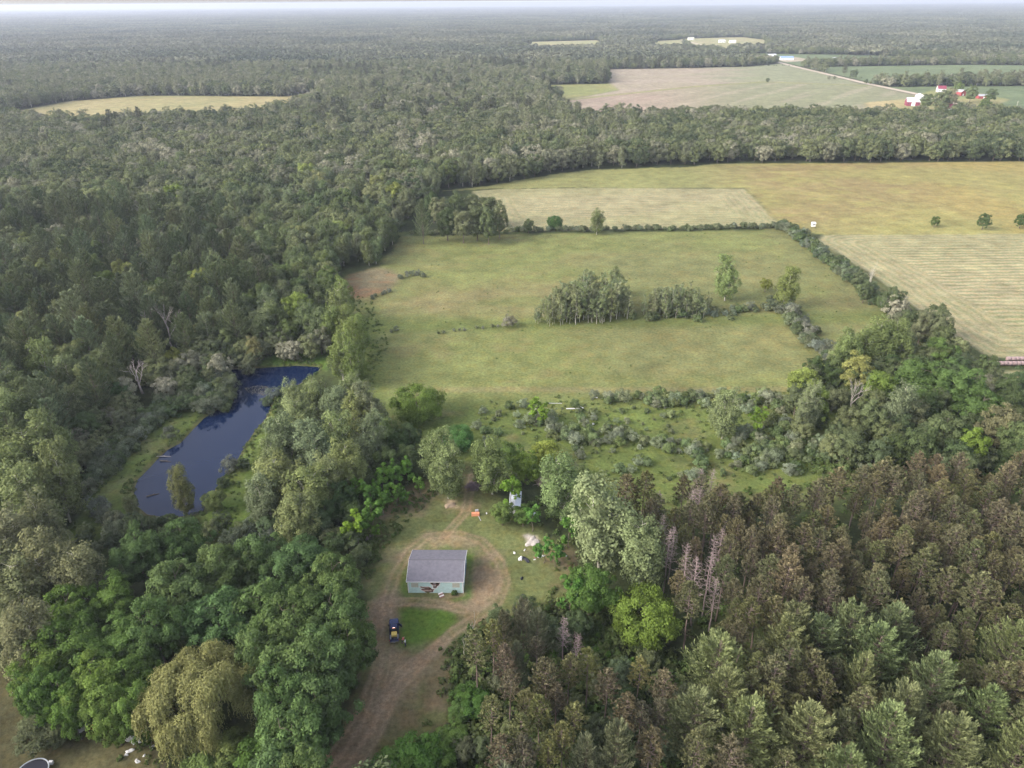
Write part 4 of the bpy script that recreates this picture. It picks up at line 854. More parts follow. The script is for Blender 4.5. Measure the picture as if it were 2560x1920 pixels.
# ---- individuals: the nearest 290 of each kind, the rest of the kind in one mass
NAMES = {'maple': ('maple_tree', 'broadleaf tree'), 'broad': ('leafy_tree', 'broadleaf tree'), 'round': ('round_tree', 'round tree'), 'poplar': ('cottonwood_tree', 'cottonwood'),
         'aspen': ('aspen_tree', 'aspen'), 'red': ('red_pine_tree', 'red pine'), 'white': ('white_pine_tree', 'white pine'), 'shrub': ('green_shrub', 'green shrub'),
         'silver': ('silvery_shrub', 'silvery shrub'), 'sapling': ('young_tree', 'young tree'), 'willow': ('willow_tree', 'willow')}
WORD = {'maple': 'maple', 'broad': 'leafy tree', 'round': 'round tree', 'poplar': 'cottonwood', 'aspen': 'aspen', 'red': 'red pine', 'white': 'white pine', 'shrub': 'green shrub', 'silver': 'silvery shrub', 'sapling': 'young tree', 'willow': 'willow'}
_o = ['first','second','third','fourth','fifth','sixth','seventh','eighth','ninth','tenth','eleventh','twelfth','thirteenth','fourteenth','fifteenth','sixteenth','seventeenth','eighteenth','nineteenth']
_t = {2:'twenty',3:'thirty',4:'forty',5:'fifty',6:'sixty',7:'seventy',8:'eighty',9:'ninety'}
def ordw(i):
    if i < 20: return _o[i - 1]
    return {20:'twentieth',30:'thirtieth',40:'fortieth',50:'fiftieth',60:'sixtieth',70:'seventieth',80:'eightieth',90:'ninetieth'}.get(i) or _t[i // 10] + '-' + _o[i % 10 - 1]
LODKEY = {'maple': 'broad', 'broad': 'broad', 'round': 'broad', 'poplar': 'poplar', 'aspen': 'poplar', 'red': 'red', 'white': 'white', 'shrub': 'shrub', 'silver': 'silver', 'sapling': 'shrub', 'willow': 'broad'}
CAP = 285
made_log = {}
for kind, lst in ALL.items():
    if not lst: continue
    H0, R0 = DIM[kind]
    xs = np.array([d['x'] for d in lst]); ys = np.array([d['y'] for d in lst]); ss_ = np.array([d['s'] for d in lst])
    vis = visible(xs, ys, 4, 60 + R0 * 8); size = ss_ / np.sqrt(xs ** 2 + ys ** 2 + 1e4) + 10 * np.array([bool(d['label']) or d['hero'] for d in lst])
    order = [i for i in np.argsort(-size) if vis[i]]
    # one kind of plant per label family
    ind = order[:CAP]; rest = order[CAP:]
    for i in rest:
        d = lst[i]; k2 = LODKEY[kind]; STUFF[k2].append((xs[i:i + 1], ys[i:i + 1], np.array([d['s'] * H0 / LOD[k2][0][1] * d['sz']])))
    # labels: rows counted from the near side, then from the left, inside each stand
    zones = {}
    for i in ind:
        if not lst[i]['label']: zones.setdefault(lst[i]['zone'], []).append(i)
    for z, ids in zones.items():
        ids.sort(key=lambda i: ys[i]); nrow = max(1, int(round(math.sqrt(len(ids) / 2.2)))); per = math.ceil(len(ids) / nrow)
        for r_ in range(nrow):
            row = sorted(ids[r_ * per:(r_ + 1) * per], key=lambda i: xs[i] / ys[i])
            for q, i in enumerate(row):
                tail = (f", {ordw(q + 1)} from left" + (f" in {ordw(r_ + 1)} row from the near side" if nrow > 1 else '')) if len(ids) > 1 else ''
                lb = WORD[kind] + ' ' + z + tail
                if len(lb.split()) > 15: lb = WORD[kind] + ' ' + z + f", {ordw(q + 1)} from left in row {ordw(r_ + 1)}"
                if len(lb.split()) > 16: print('LONG', lb)
                lst[i]['label'] = lb
    zz = hgt(xs, ys)
    nm, cat = NAMES[kind]
    for c_, i in enumerate(ind):
        d = lst[i]; cm, tm, _, _ = PROTO[kind][c_ % len(PROTO[kind])]
        r_ = thing(nm, d['label'], cat, (d['x'], d['y'], float(zz[i]) - .05), rng.uniform(0, 6.28), WORD[kind] + ' ' + d['zone'] if d['zone'] else None)
        r_.scale = (d['s'] * rng.uniform(.93, 1.07), d['s'] * rng.uniform(.93, 1.07), d['s'] * d['sz'])
        cr = link('crown', cm, r_); cr.color = (*d['tint'], 1); link('trunk', tm, r_)
    made_log[kind] = (len(ind), len(rest))
print('PLANTS', made_log, {k: sum(len(a[0]) for a in v) for k, v in STUFF.items()})

# ---- masses of plants nobody could count: one object each, the plants set out over its points
def mass(name, keyed, label, flatz=False, rotstep=None):
    """keyed: list of (meshes, X, Y, S)"""
    col = bpy.data.collections.new(name + '_plants'); idx = 0; P_, I_, S_, A_ = [], [], [], []
    for meshes, X, Y, S in keyed:
        for m_ in meshes:
            o = bpy.data.objects.new('plant_%03d' % len(col.objects), m_); col.objects.link(o)
        n_ = len(X); P_.append(np.stack([X, Y, hgt(X, Y) - .05], 1)); I_.append(idx + rng.integers(0, len(meshes), n_)); S_.append(S); idx += len(meshes)
        A_.append(rng.uniform(0, 6.283, n_) if rotstep is None else rng.integers(0, 4, n_) * math.pi / 2)
    P_ = np.concatenate(P_); me = bpy.data.meshes.new(name); me.vertices.add(len(P_)); me.vertices.foreach_set('co', P_.ravel().astype(np.float32))
    for an, dt, arr in (('idx', 'INT', np.concatenate(I_).astype(np.int32)), ('ang', 'FLOAT', np.concatenate(A_).astype(np.float32))):
        a = me.attributes.new(an, dt, 'POINT'); a.data.foreach_set('value', arr)
    S_ = np.concatenate(S_); S_ = np.asarray(S_, float); S3 = np.repeat(S_[:, None], 3, 1) if S_.ndim == 1 else S_
    a = me.attributes.new('scl', 'FLOAT_VECTOR', 'POINT'); a.data.foreach_set('vector', S3.ravel().astype(np.float32))
    ob = link(name, me); tag(ob, label, kind='stuff')
    ng = bpy.data.node_groups.new(name, 'GeometryNodeTree'); ng.interface.new_socket('Geometry', in_out='INPUT', socket_type='NodeSocketGeometry'); ng.interface.new_socket('Geometry', in_out='OUTPUT', socket_type='NodeSocketGeometry')
    N = ng.nodes; L = ng.links; gi = N.new('NodeGroupInput'); go = N.new('NodeGroupOutput'); ip = N.new('GeometryNodeInstanceOnPoints'); ci = N.new('GeometryNodeCollectionInfo')
    ci.inputs['Collection'].default_value = col; ci.inputs['Separate Children'].default_value = True; ci.inputs['Reset Children'].default_value = True
    def na(nm_, dt):
        q = N.new('GeometryNodeInputNamedAttribute'); q.data_type = dt; q.inputs['Name'].default_value = nm_; return q.outputs['Attribute']
    cx = N.new('ShaderNodeCombineXYZ'); L.new(na('ang', 'FLOAT'), cx.inputs['Z'])
    L.new(gi.outputs[0], ip.inputs['Points']); L.new(ci.outputs[0], ip.inputs['Instance']); ip.inputs['Pick Instance'].default_value = True
    L.new(na('idx', 'INT'), ip.inputs['Instance Index']); L.new(cx.outputs[0], ip.inputs['Rotation']); L.new(na('scl', 'FLOAT_VECTOR'), ip.inputs['Scale']); L.new(ip.outputs[0], go.inputs[0])
    md = ob.modifiers.new('plants', 'NODES'); md.node_group = ng
    return ob
cat3 = lambda L: tuple(np.concatenate([a[i] for a in L]) for i in range(3))
def mk(keys): return [([m_[0] for m_ in LOD[k]], *cat3(STUFF[k])) for k in keys if STUFF[k]]
mass('broadleaf_woodland', mk(['broad', 'far']), 'dense mixed broadleaf woods filling the middle distance')
mass('poplar_woodland', mk(['poplar']), 'light green poplars scattered through the woods')
mass('pine_woodland', mk(['white', 'red']), 'pines massed in the woods and behind the plantation')
if STUFF['shrub']: mass('shrubbery', mk(['shrub', 'silver']), 'low shrubs along hedges and wood edges')
# low brush and tall weeds on open rough ground and along wood edges
bx, by, bs = [], [], []
for poly, sp, pr, s0, s1 in [(SHL, 1.6, .8, .8, 1.6), (UND, 1.9, .9, 1.0, 2.4), (EAST2, 1.8, .8, .8, 2.0), (P([(1040,870),(1300,845),(1750,845),(1830,1000),(1850,1040),(1500,1060),(1250,1100),(1210,1020),(1020,960)]), 2.3, .5, .3, .9),
        (P([(860,1010),(960,1060),(880,1130),(800,1230),(760,1180),(740,1100),(820,1040)]), 1.7, .75, .5, 1.4), (P([(1100,1060),(1250,1100),(1260,1330),(1180,1300),(1200,1200),(1120,1110)]), 1.9, .6, .5, 1.3),
        (P([(1100,1330),(1240,1280),(1300,1330),(1450,1400),(1480,1500),(1300,1420)]), 1.8, .8, .7, 2), (BANK_R, 1.6, .5, .3, .8), (BANK_L, 2.2, .35, .3, .8), (P([(560,1120),(830,1150),(800,1260),(760,1180),(600,1170)]), 1.8, .8, .8, 2),
        (P([(240,1600),(400,1590),(420,1700),(260,1700)]), 1.4, .45, .4, .9), (P([(740,640),(800,640),(840,740),(800,860),(760,860),(790,760)]), 2.0, .6, .4, 1.0), (P([(950,1400),(1000,1370),(1000,1600),(900,1650),(930,1540)]), 1.6, .7, .5, 1.5),
        (P([(800,560),(1000,500),(1700,495),(1960,740),(1700,850),(830,850),(760,760)]), 4.2, .11, .2, .55), (P([(1180,1330),(1500,1380),(1520,1700),(1000,1700)]), 2.6, .8, 1.2, 2.6), (P([(1350,1080),(1480,1300),(1500,1500),(1600,1700),(2300,1700),(2300,1000)]), 3.4, .6, .8, 2.0)]:
    X, Y, _ = fill(poly, sp); q = (rng.random(len(X)) < pr * (.4 + 1.2 * noise(X, Y, 6, 19))) & (sdist(POND, X, Y) < -1); bx.append(X[q]); by.append(Y[q]); bs.append(rng.uniform(s0, s1, q.sum()))
X, Y, _ = fill(np.array([(-125, 125), (0, 125), (0, 250), (-125, 250)], float), .95); sp_ = sdist(POND, X, Y)
q = (sp_ < -.3) & (sp_ > -3.2) & (rng.random(len(X)) < .75 * noise(X, Y, 7, 29) + .12 - .1 * (sp_ < -2)); bx.append(X[q]); by.append(Y[q]); bs.append(rng.uniform(.35, 1.0, q.sum()))
mass('undergrowth', [([m_[0] for m_ in LOD['brush']], np.concatenate(bx), np.concatenate(by), np.concatenate(bs))], 'weeds and low brush over the rough ground')

# far woods beyond 1500 m: forest tiles
def tile(rg, size, n_):
    mb = MB(); x = rg.uniform(0, size, n_) - size / 2; y = rg.uniform(0, size, n_) - size / 2; H = rg.uniform(12, 19, n_); H *= rg.choice([.8, 1, 1, 1.1], n_)
    for i in range(n_):
        k = 34; d = unit(rg.normal(size=(k, 3))); d[:, 2] = np.abs(d[:, 2]) * 1.0 - .25; R = rg.uniform(4.0, 7.0); c = np.array([x[i], y[i], H[i] * .66]) + d * np.array([R, R, H[i] * .32])
        mb.cards(c, np.cross(d, rg.normal(size=(k, 3))), unit(d + rg.normal(0, .4, (k, 3)) + np.array([0, 0, .3])), 3.6, 2.9, rg.uniform(.65, 1.35) * rg.uniform(.85, 1.15, k))
    return mb.mesh('forest_tile', [L_FAR])
TS = 120.0; tiles = [tile(np.random.default_rng(900 + i), TS, 330) for i in range(4)]
tx, ty, tsx = [], [], []
def tl(y0, y1, k):
    ys = np.arange(y0, y1, TS * k * .96)
    for y in ys:
        xm = y * .76 + 250; xs = np.arange(-xm, xm, TS * k * .96); tx.append(xs); ty.append(np.full(len(xs), y)); tsx.append(np.full(len(xs), k))
tl(1560, 5200, 1.0); tl(5280, 9000, 1.7); tl(9100, 16500, 3.0)
tx, ty, tsx = map(np.concatenate, (tx, ty, tsx))
ok = np.ones(len(tx), bool)
for o_ in OPEN:
    dd = sdist(o_, tx, ty); ok &= dd < -TS * .35
ok &= ~((ty < 2300) & (sdist(P([(1470,86),(1520,98),(1568,112),(1612,121),(1668,131)]), tx, ty, False) > -70))
hz = .8 + .35 * fbm(tx, ty, 900, 66, 3, 2.0)
mass('distant_forest', [(tiles, tx[ok], ty[ok], np.stack([tsx[ok], tsx[ok], hz[ok] * (1 + .10 * (tsx[ok] - 1))], 1))], 'endless hazy forest reaching the horizon', rotstep=True)
# small trees filling the gaps round far clearings
X, Y, _ = fill(np.array([(-1300, 1480), (1300, 1480), (1950, 2780), (-1950, 2780)], float), 11)
k = visible(X, Y, 8, 20); X, Y = X[k], Y[k]; k = free(X, Y, 4) 
near_open = np.zeros(len(X), bool)
for o_ in OPEN[9:15] + FARBITS + [OPEN[7], OPEN[8]]: near_open |= sdist(o_, X, Y) > -95
near_open |= sdist(P([(1470,86),(1520,98),(1568,112),(1612,121),(1668,131)]), X, Y, False) > -120
k &= near_open | (Y < 1560); mass('village_trees', [([m_[0] for m_ in LOD['far']], X[k], Y[k], rng.uniform(.7, 1.15, k.sum()))], 'far trees round the clearings and the village')

# ------------------------------------------------------------------ built things
def gz(x, y): return float(hgt(np.array([x]), np.array([y]))[0])
def gp(px, py):
    x, y = at(px, py, 0); z = gz(x, y); x, y = at(px, py, z); return x, y, z
def part(name, mb, m_, parent, smooth=False):
    o = link(name, mb.mesh(name, m_ if isinstance(m_, list) else [m_], False, smooth), parent); return o
M_AQUA = plain('aqua_siding', (.55, .73, .71), .7, var=.10, scale=1.6)
M_WHITE = plain('white_paint', (.80, .80, .80), .6, var=.05, scale=2)
M_SHING = plain('grey_shingle', (.155, .15, .175), .95, var=.14, scale=1.4, bump=.4)
M_STUD = plain('red_brown_boards', (.26, .13, .10), .85, var=.2, scale=4)
M_BEIGE = plain('beige_board', (.50, .50, .42), .85, var=.12, scale=3)
M_INSIDE = plain('dark_floor', (.05, .04, .035), .95)
M_FOAM = plain('torn_foam', (.78, .74, .72), .9, var=.1, scale=6)
def in_poly(poly, X, Y): return sdist(np.array(poly, float), X, Y)
def shed():
    p0 = np.array(at(882.5, 1281.5)); p1 = np.array(at(1000.5, 1282)); W = float(np.linalg.norm(p1 - p0)); D = 9.3; E = 3.45; RG = 4.95
    rz = math.atan2(*(p1 - p0)[::-1]); z0 = gz(*((p0 + p1) / 2)) - .05
    t = thing('metal_shed', 'pale aqua shed with grey roof and a torn open front wall', 'shed', (p0[0], p0[1], z0), rz)
    # front wall with the ragged hole: small square panels, the missing ones left out
    c = .1; xs = np.arange(0, W - 1e-6, c) ; zs = np.arange(0, E - 1e-6, c); X, Z = np.meshgrid(xs + c / 2, zs + c / 2)
    jx = (noise(X, Z, .35, 3) - .5) * .22; jz = (noise(X, Z, .35, 8) - .5) * .18
    h1 = in_poly([(5.0,3.4),(6.6,3.4),(6.75,3.0),(6.6,2.2),(6.1,1.95),(5.95,1.45),(5.3,1.5),(5.15,2.3),(4.75,2.9)], X + jx, Z + jz)
    h2 = in_poly([(2.5,1.75),(4.7,1.7),(5.0,1.1),(5.5,1.15),(5.2,.35),(3.9,.0),(3.4,.5),(2.6,1.05),(3.4,1.25),(2.8,1.5)], X + jx, Z + jz)
    s = np.maximum(h1, h2); hole = s > 0; rim = (s <= 0) & (s > -.17)
    wall = MB(); foam = MB()
    def cells(mb, mk_, y):
        ii = np.argwhere(mk_)
        for r_, q in ii:
            x, z = xs[q], zs[r_]; mb.add([(x, y, z), (x + c, y, z), (x + c, y, z + c), (x, y, z + c)], [(0, 1, 2, 3)])
    cells(wall, ~hole & ~rim, 0); cells(foam, rim, -.012)
    W2 = xs[-1] + c
    def q(mb, *v): mb.add(v, [tuple(range(len(v)))])
    q(wall, (0, 0, 0), (0, D, 0), (0, D, E), (0, D / 2, RG), (0, 0, E))
    q(wall, (W2, 0, 0), (W2, 0, E), (W2, D / 2, RG), (W2, D, E), (W2, D, 0)); q(wall, (0, D, 0), (W2, D, 0), (W2, D, E), (0, D, E))
    part('wall', wall, M_AQUA, t); part('torn_edge', foam, M_FOAM, t)
    st = MB()
    for x in np.arange(.4, W2, .61): st.box(x, x + .07, .06, .2, 0, E - .1)
    for z in (.35, .75, 1.15, 1.6, 2.1, 2.6, 3.1): st.box(.1, W2 - .1, .21, .25, z, z + (.22 if z < 2 else .14))
    part('stud_frame', st, M_STUD, t)
    fl = MB(); fl.box(.05, W2 - .05, .3, D - .05, .01, .06); part('floor_slab', fl, M_INSIDE, t)
    b_ = MB(); b_.box(5.3, 5.9, .28, .8, 1.4, 2.1); part('hanging_batt', b_, M_FOAM, t)
    b_ = MB(); b_.box(3.2, 4.9, .03, .055, .45, .85); b_.box(2.7, 4.4, .03, .055, 1.3, 1.45); part('inner_panel', b_, plain('pinkish_board', (.50, .36, .30), .9, var=.2, scale=5), t)
    rf = MB(); o_ = .28; th = .1; sl_ = (RG - E) / (D / 2)
    for sgn in (0, 1):
        y0, y1 = (-o_, D / 2) if sgn == 0 else (D + o_, D / 2); z0_ = E - sl_ * o_ + .06; z1 = RG + .06
        a = [(-.2, y0, z0_), (W2 + .2, y0, z0_), (W2 + .2, y1, z1), (-.2, y1, z1)]; b2 = [(x, y, z - th) for x, y, z in a]
        rf.add(a + b2, [(0, 1, 2, 3), (4, 7, 6, 5), (0, 4, 5, 1), (1, 5, 6, 2), (3, 2, 6, 7), (0, 3, 7, 4)])
    r_ = part('roof', rf, M_SHING, t)
    rc = MB(); rc.box(-.2, W2 + .2, D / 2 - .14, D / 2 + .14, RG + .05, RG + .1); part('ridge_cap', rc, plain('ridge_grey', (.13, .125, .14), .9), r_)
    tr = MB()
    for x in (-.03, W2 - .16): tr.box(x, x + .19, -.04, -.012 + .03, 0, E)
    for x in (-.23, W2 + .2):
        for sgn in (0, 1):
            y0, y1 = (-o_ - .02, D / 2) if sgn == 0 else (D + o_ + .02, D / 2); z0_ = E - sl_ * o_; a = [(x, y0, z0_ - .16), (x + .04, y0, z0_ - .16), (x + .04, y0, z0_ + .1), (x, y0, z0_ + .1)]
            b2 = [(u, y1, v + sl_ * (D / 2 + o_)) for u, _, v in a]; tr.add(a + b2, [(0, 1, 2, 3), (4, 7, 6, 5), (0, 4, 5, 1), (1, 5, 6, 2), (2, 6, 7, 3), (0, 3, 7, 4)])
    tr.box(-.2, W2 + .2, -o_ - .05, -o_ - .02, E - sl_ * o_ - .12, E - sl_ * o_ + .05)
    for y in (-.02, D - .17): tr.box(W2 + .005, W2 + .04, y, y + .19, 0, E)
    part('trim', tr, M_WHITE, t)
    for x in (.72, 9.35):
        w_ = MB(); w_.box(x, x + 1.5, -.05, -.015, 1.65, 2.8); o = part('boarded_window', w_, M_BEIGE, t)
        f_ = MB(); f_.box(x - .05, x + 1.55, -.03, -.008, 1.6, 1.648); f_.box(x - .05, x + 1.55, -.03, -.008, 2.802, 2.85); part('frame', f_, M_WHITE, o)
    d_ = MB(); d_.box(W2 + .01, W2 + .05, 5.2, 8.0, .05, 2.7); part('side_door', d_, plain('blue_door', (.22, .32, .48), .6), t)
    w_ = MB(); w_.box(W2 + .01, W2 + .04, 1.6, 2.8, 1.6, 2.6); part('side_window', w_, plain('window_dark', (.05, .06, .08), .15), t)
shed()
x, y, z = gp(953, 1287)
t = thing('broken_wall_panel', 'striped broken panel leaning in the grass before the aqua shed', 'debris', (x, y, z), .5)
for k in range(4):
    b_ = MB(); b_.add([(-.5, k * .3 - .6, .02 + k * .1), (.55, k * .3 - .6, .05 + k * .1), (.55, k * .3 - .38, .16 + k * .1), (-.5, k * .3 - .38, .13 + k * .1), (-.5, k * .3 - .6, -.03 + k * .1), (.55, k * .3 - .6, 0 + k * .1), (.55, k * .3 - .38, .11 + k * .1), (-.5, k * .3 - .38, .08 + k * .1)],
        [(0, 1, 2, 3), (7, 6, 5, 4), (0, 4, 5, 1), (1, 5, 6, 2), (2, 6, 7, 3), (3, 7, 4, 0)]); part('board', b_, M_FOAM if k % 2 else M_STUD, t)
x, y, z = gp(981, 1281.5)
cm = PROTO['shrub'][0]; t = thing('green_shrub', 'small dark bush against the aqua front wall', 'green shrub', (x, y - .5, z)); t.scale = (.45, .4, .42); o = link('crown', cm[0], t); o.color = (.6, .8, .5, 1); link('trunk', cm[1], t)

# pickup truck
M_NAVY = plain('dark_blue_paint', (.010, .022, .085), .22, metal=.2, spec=.6)
M_BLK = plain('black_plastic', (.012, .012, .013), .6); M_GLASS = plain('car_glass', (.02, .035, .06), .06, spec=.8); M_CHROME = plain('chrome', (.6, .6, .62), .25, metal=.9)
M_TYRE = plain('tyre_rubber', (.015, .015, .015), .85); M_RIM = plain('wheel_rim', (.45, .45, .47), .35, metal=.8)
M_YEL = plain('yellow_foam', (.68, .52, .14), .85, var=.15, scale=5)
def lathe_x(mb, cx, cy, cz, prof, k=20):
    a = np.arange(k) * 2 * np.pi / k; v = []
    for x, r in prof: v += [(cx + x, cy + math.cos(q) * r, cz + math.sin(q) * r) for q in a]
    n_ = len(prof); f = [(i * k + j, i * k + (j + 1) % k, (i + 1) * k + (j + 1) % k, (i + 1) * k + j) for i in range(n_ - 1) for j in range(k)]
    mb.add(v, f)
def loft(mb, secs):
    """skin through a row of rings of equal length, capped"""
    v = [p for s_ in secs for p in s_]; k = len(secs[0]); mb.add(v, [(i * k + j, i * k + (j + 1) % k, (i + 1) * k + (j + 1) % k, (i + 1) * k + j) for i in range(len(secs) - 1) for j in range(k)])
    for s_, rev in ((secs[0], True), (secs[-1], False)):
        c = np.mean(s_, 0); mb.add(list(s_) + [tuple(c)], [((j + 1) % k, j, k) if rev else (j, (j + 1) % k, k) for j in range(k)])
def truck():
    x, y, z = gp(852, 1366)
    t = thing('pickup_truck', 'dark blue pickup truck parked on the track with its right door open', 'pickup truck', (x, y, z), R_(9))
    def ring(yy, w, zb, zt, sh=.1): return [(-w, yy, zb), (w, yy, zb), (w + .02, yy, (zb + zt) / 2), (w, yy, zt - sh), (w - sh, yy, zt), (-w + sh, yy, zt), (-w, yy, zt - sh), (-w - .02, yy, (zb + zt) / 2)]
    b_ = MB(); loft(b_, [ring(-.55, .93, .42, 1.08), ring(.9, .94, .40, 1.10), ring(1.5, .94, .42, 1.10), ring(2.35, .92, .45, 1.04), ring(2.75, .84, .5, .94), ring(2.86, .74, .56, .84)]); part('body', b_, M_NAVY, t, False)
    cab = MB(); rg_ = lambda zz, y0, y1, w: [(-w, y0, zz), (w, y0, zz), (w, y1, zz), (-w, y1, zz)]
    loft(cab, [rg_(1.07, -.55, 1.32, .86), rg_(1.10, -.54, 1.28, .86)]); loft(cab, [rg_(1.68, -.40, .52, .70), rg_(1.76, -.32, .42, .64)]); 
    for sx in (-1, 1):
        for (ya, yb) in ((-.54, -.40), (.36, .40), (1.26, .52)):
            cab.tube([(sx * .85, ya if ya != .36 else .42, 1.08), (sx * .70, yb if ya != .36 else .3, 1.69)], .045, 5)
    part('cab', cab, M_NAVY, t)
    g = MB(); v = [(-.82, 1.27, 1.1), (.82, 1.27, 1.1), (.67, .53, 1.68), (-.67, .53, 1.68)]; g.add(v, [(0, 1, 2, 3)]); part('windshield', g, M_GLASS, t)
    g = MB(); g.add([(.82, -.54, 1.1), (-.82, -.54, 1.1), (-.67, -.41, 1.68), (.67, -.41, 1.68)], [(0, 1, 2, 3)]); part('rear_window', g, M_GLASS, t)
    for sx in (-1, 1):
        g = MB(); g.add([(sx * .845, -.5, 1.1), (sx * .845, 1.2, 1.1), (sx * .705, .5, 1.67), (sx * .705, -.38, 1.67)], [(0, 1, 2, 3)]); part('side_window', g, M_GLASS, t)
    bd = MB()
    for x0, x1, y0, y1, z0, z1 in [(-.94, -.84, -2.72, -.552, .45, 1.12), (.84, .94, -2.72, -.552, .45, 1.12), (-.838, .838, -.66, -.56, .6, 1.12), (-.838, .838, -2.72, -.662, .52, .6)]: bd.box(x0, x1, y0, y1, z0, z1)
    part('cargo_bed', bd, M_BLK, t)
    rl = MB(); rl.box(-.95, -.86, -2.72, -.57, 1.122, 1.15); rl.box(.86, .95, -2.72, -.57, 1.122, 1.15); part('bed_rail', rl, M_BLK, t)
    for sx in (-1, 1):
        w_ = MB(); w_.box(min(sx * .83, sx * .58), max(sx * .83, sx * .58), -2.3, -1.3, .602, .85); part('wheel_well', w_, plain('bed_liner_grey', (.3, .3, .31), .8), t)
    tg = MB(); tg.box(-.84, .84, -2.80, -2.725, .5, 1.08); part('tailgate', tg, M_NAVY, t)
    bp = MB(); bp.box(-.92, .92, -2.98, -2.81, .42, .60); bp.box(-.06, .06, -3.12, -2.982, .40, .48); part('rear_bumper', bp, M_CHROME, t)
    bp = MB(); bp.box(-.86, .86, 2.87, 2.97, .42, .62); part('front_bumper', bp, M_CHROME, t)
    for sx in (-1, 1):
        l_ = MB(); l_.box(min(sx * .94, sx * .85), max(sx * .94, sx * .85), -2.76, -2.722, .72, 1.05); part('tail_light', l_, plain('tail_red', (.5, .02, .02), .3), t)
        l_ = MB(); l_.box(min(sx * .82, sx * .55), max(sx * .82, sx * .55), 2.80, 2.875, .66, .80); part('headlight', l_, plain('lamp_glass', (.75, .75, .78), .15), t)
        m_ = MB(); m_.box(min(sx * .95, sx * 1.17), max(sx * .95, sx * 1.17), .98, 1.08, 1.02, 1.22); m_.tube([(sx * .86, 1.02, 1.08), (sx * .98, 1.02, 1.1)], .025, 5); part('mirror', m_, M_BLK, t)
        for yy in (-1.78, 1.78):
            w_ = MB(); c0 = sx * .80; lathe_x(w_, c0, yy, .38, [(-.12 * sx, .2), (-.12 * sx, .36), (-.08 * sx, .38), (.10 * sx, .38), (.14 * sx, .355), (.14 * sx, .2)]); wo = part('tyre', w_, M_TYRE, t, True)
            r_ = MB(); lathe_x(r_, c0, yy, .38, [(.11 * sx, .01), (.125 * sx, .08), (.10 * sx, .12), (.12 * sx, .22)]); part('rim', r_, M_RIM, wo)
    l_ = MB(); l_.box(-.22, .22, -.46, -.425, 1.69, 1.745); part('brake_light', l_, plain('brake_light_lit', (.8, .2, .15), .3, emit=((1, .45, .35), 2.0)), t)
    # open right front door, hinged at its front edge
    d_ = MB(); h = np.array([.96, 1.15]); a = R_(-62); e = h + 1.12 * np.array([math.cos(a) * 1.0, math.sin(a) * .55]) ; nrm = np.array([.05, .05])
    d_.add([(h[0], h[1], .45), (e[0], e[1], .45), (e[0], e[1], 1.1), (h[0], h[1], 1.1), (h[0] + .05, h[1] + .07, .45), (e[0] + .05, e[1] + .07, .45), (e[0] + .05, e[1] + .07, 1.1), (h[0] + .05, h[1] + .07, 1.1)], [(0, 1, 2, 3), (7, 6, 5, 4), (0, 4, 5, 1), (1, 5, 6, 2), (2, 6, 7, 3), (3, 7, 4, 0)])
    do = part('door', d_, M_NAVY, t); dw = MB(); dw.tube([(h[0], h[1], 1.1), (h[0] + .15, h[1] - .1, 1.62), (e[0], e[1], 1.62), (e[0], e[1], 1.1)], .025, 5); part('window_frame', dw, M_BLK, do)
    # load
    M_ = Matrix.Rotation(R_(9), 3, 'Z'); p = M_ @ Vector((0, -1.35, .61))
    s_ = thing('foam_block', 'yellow foam pads stacked in the truck bed', 'foam', (x + p.x, y + p.y, z + p.z), R_(9)); 
    for k in range(3): f_ = MB(); f_.box(-.56 + k * .02, .55 - k * .02, -.42, .62 - k * .03, .01 + k * .16, .155 + k * .16); part('pad', f_, M_YEL, s_)
    p = M_ @ Vector((0, -2.35, .61)); s_ = thing('tool_bag', 'black tool bag behind the yellow pads in the truck bed', 'bag', (x + p.x, y + p.y, z + p.z), R_(20)); f_ = MB(); loft(f_, [[(-.3, -.15, .01), (.3, -.15, .01), (.3, .15, .01), (-.3, .15, .01)], [(-.26, -.12, .26), (.26, -.12, .26), (.26, .12, .26), (-.26, .12, .26)]]); part('sack', f_, M_BLK, s_)
    f_ = MB(); f_.tube([(-.15, 0, .25), (-.1, 0, .38), (.1, 0, .38), (.15, 0, .25)], .015, 5); part('handle', f_, M_CHROME, s_)
truck()

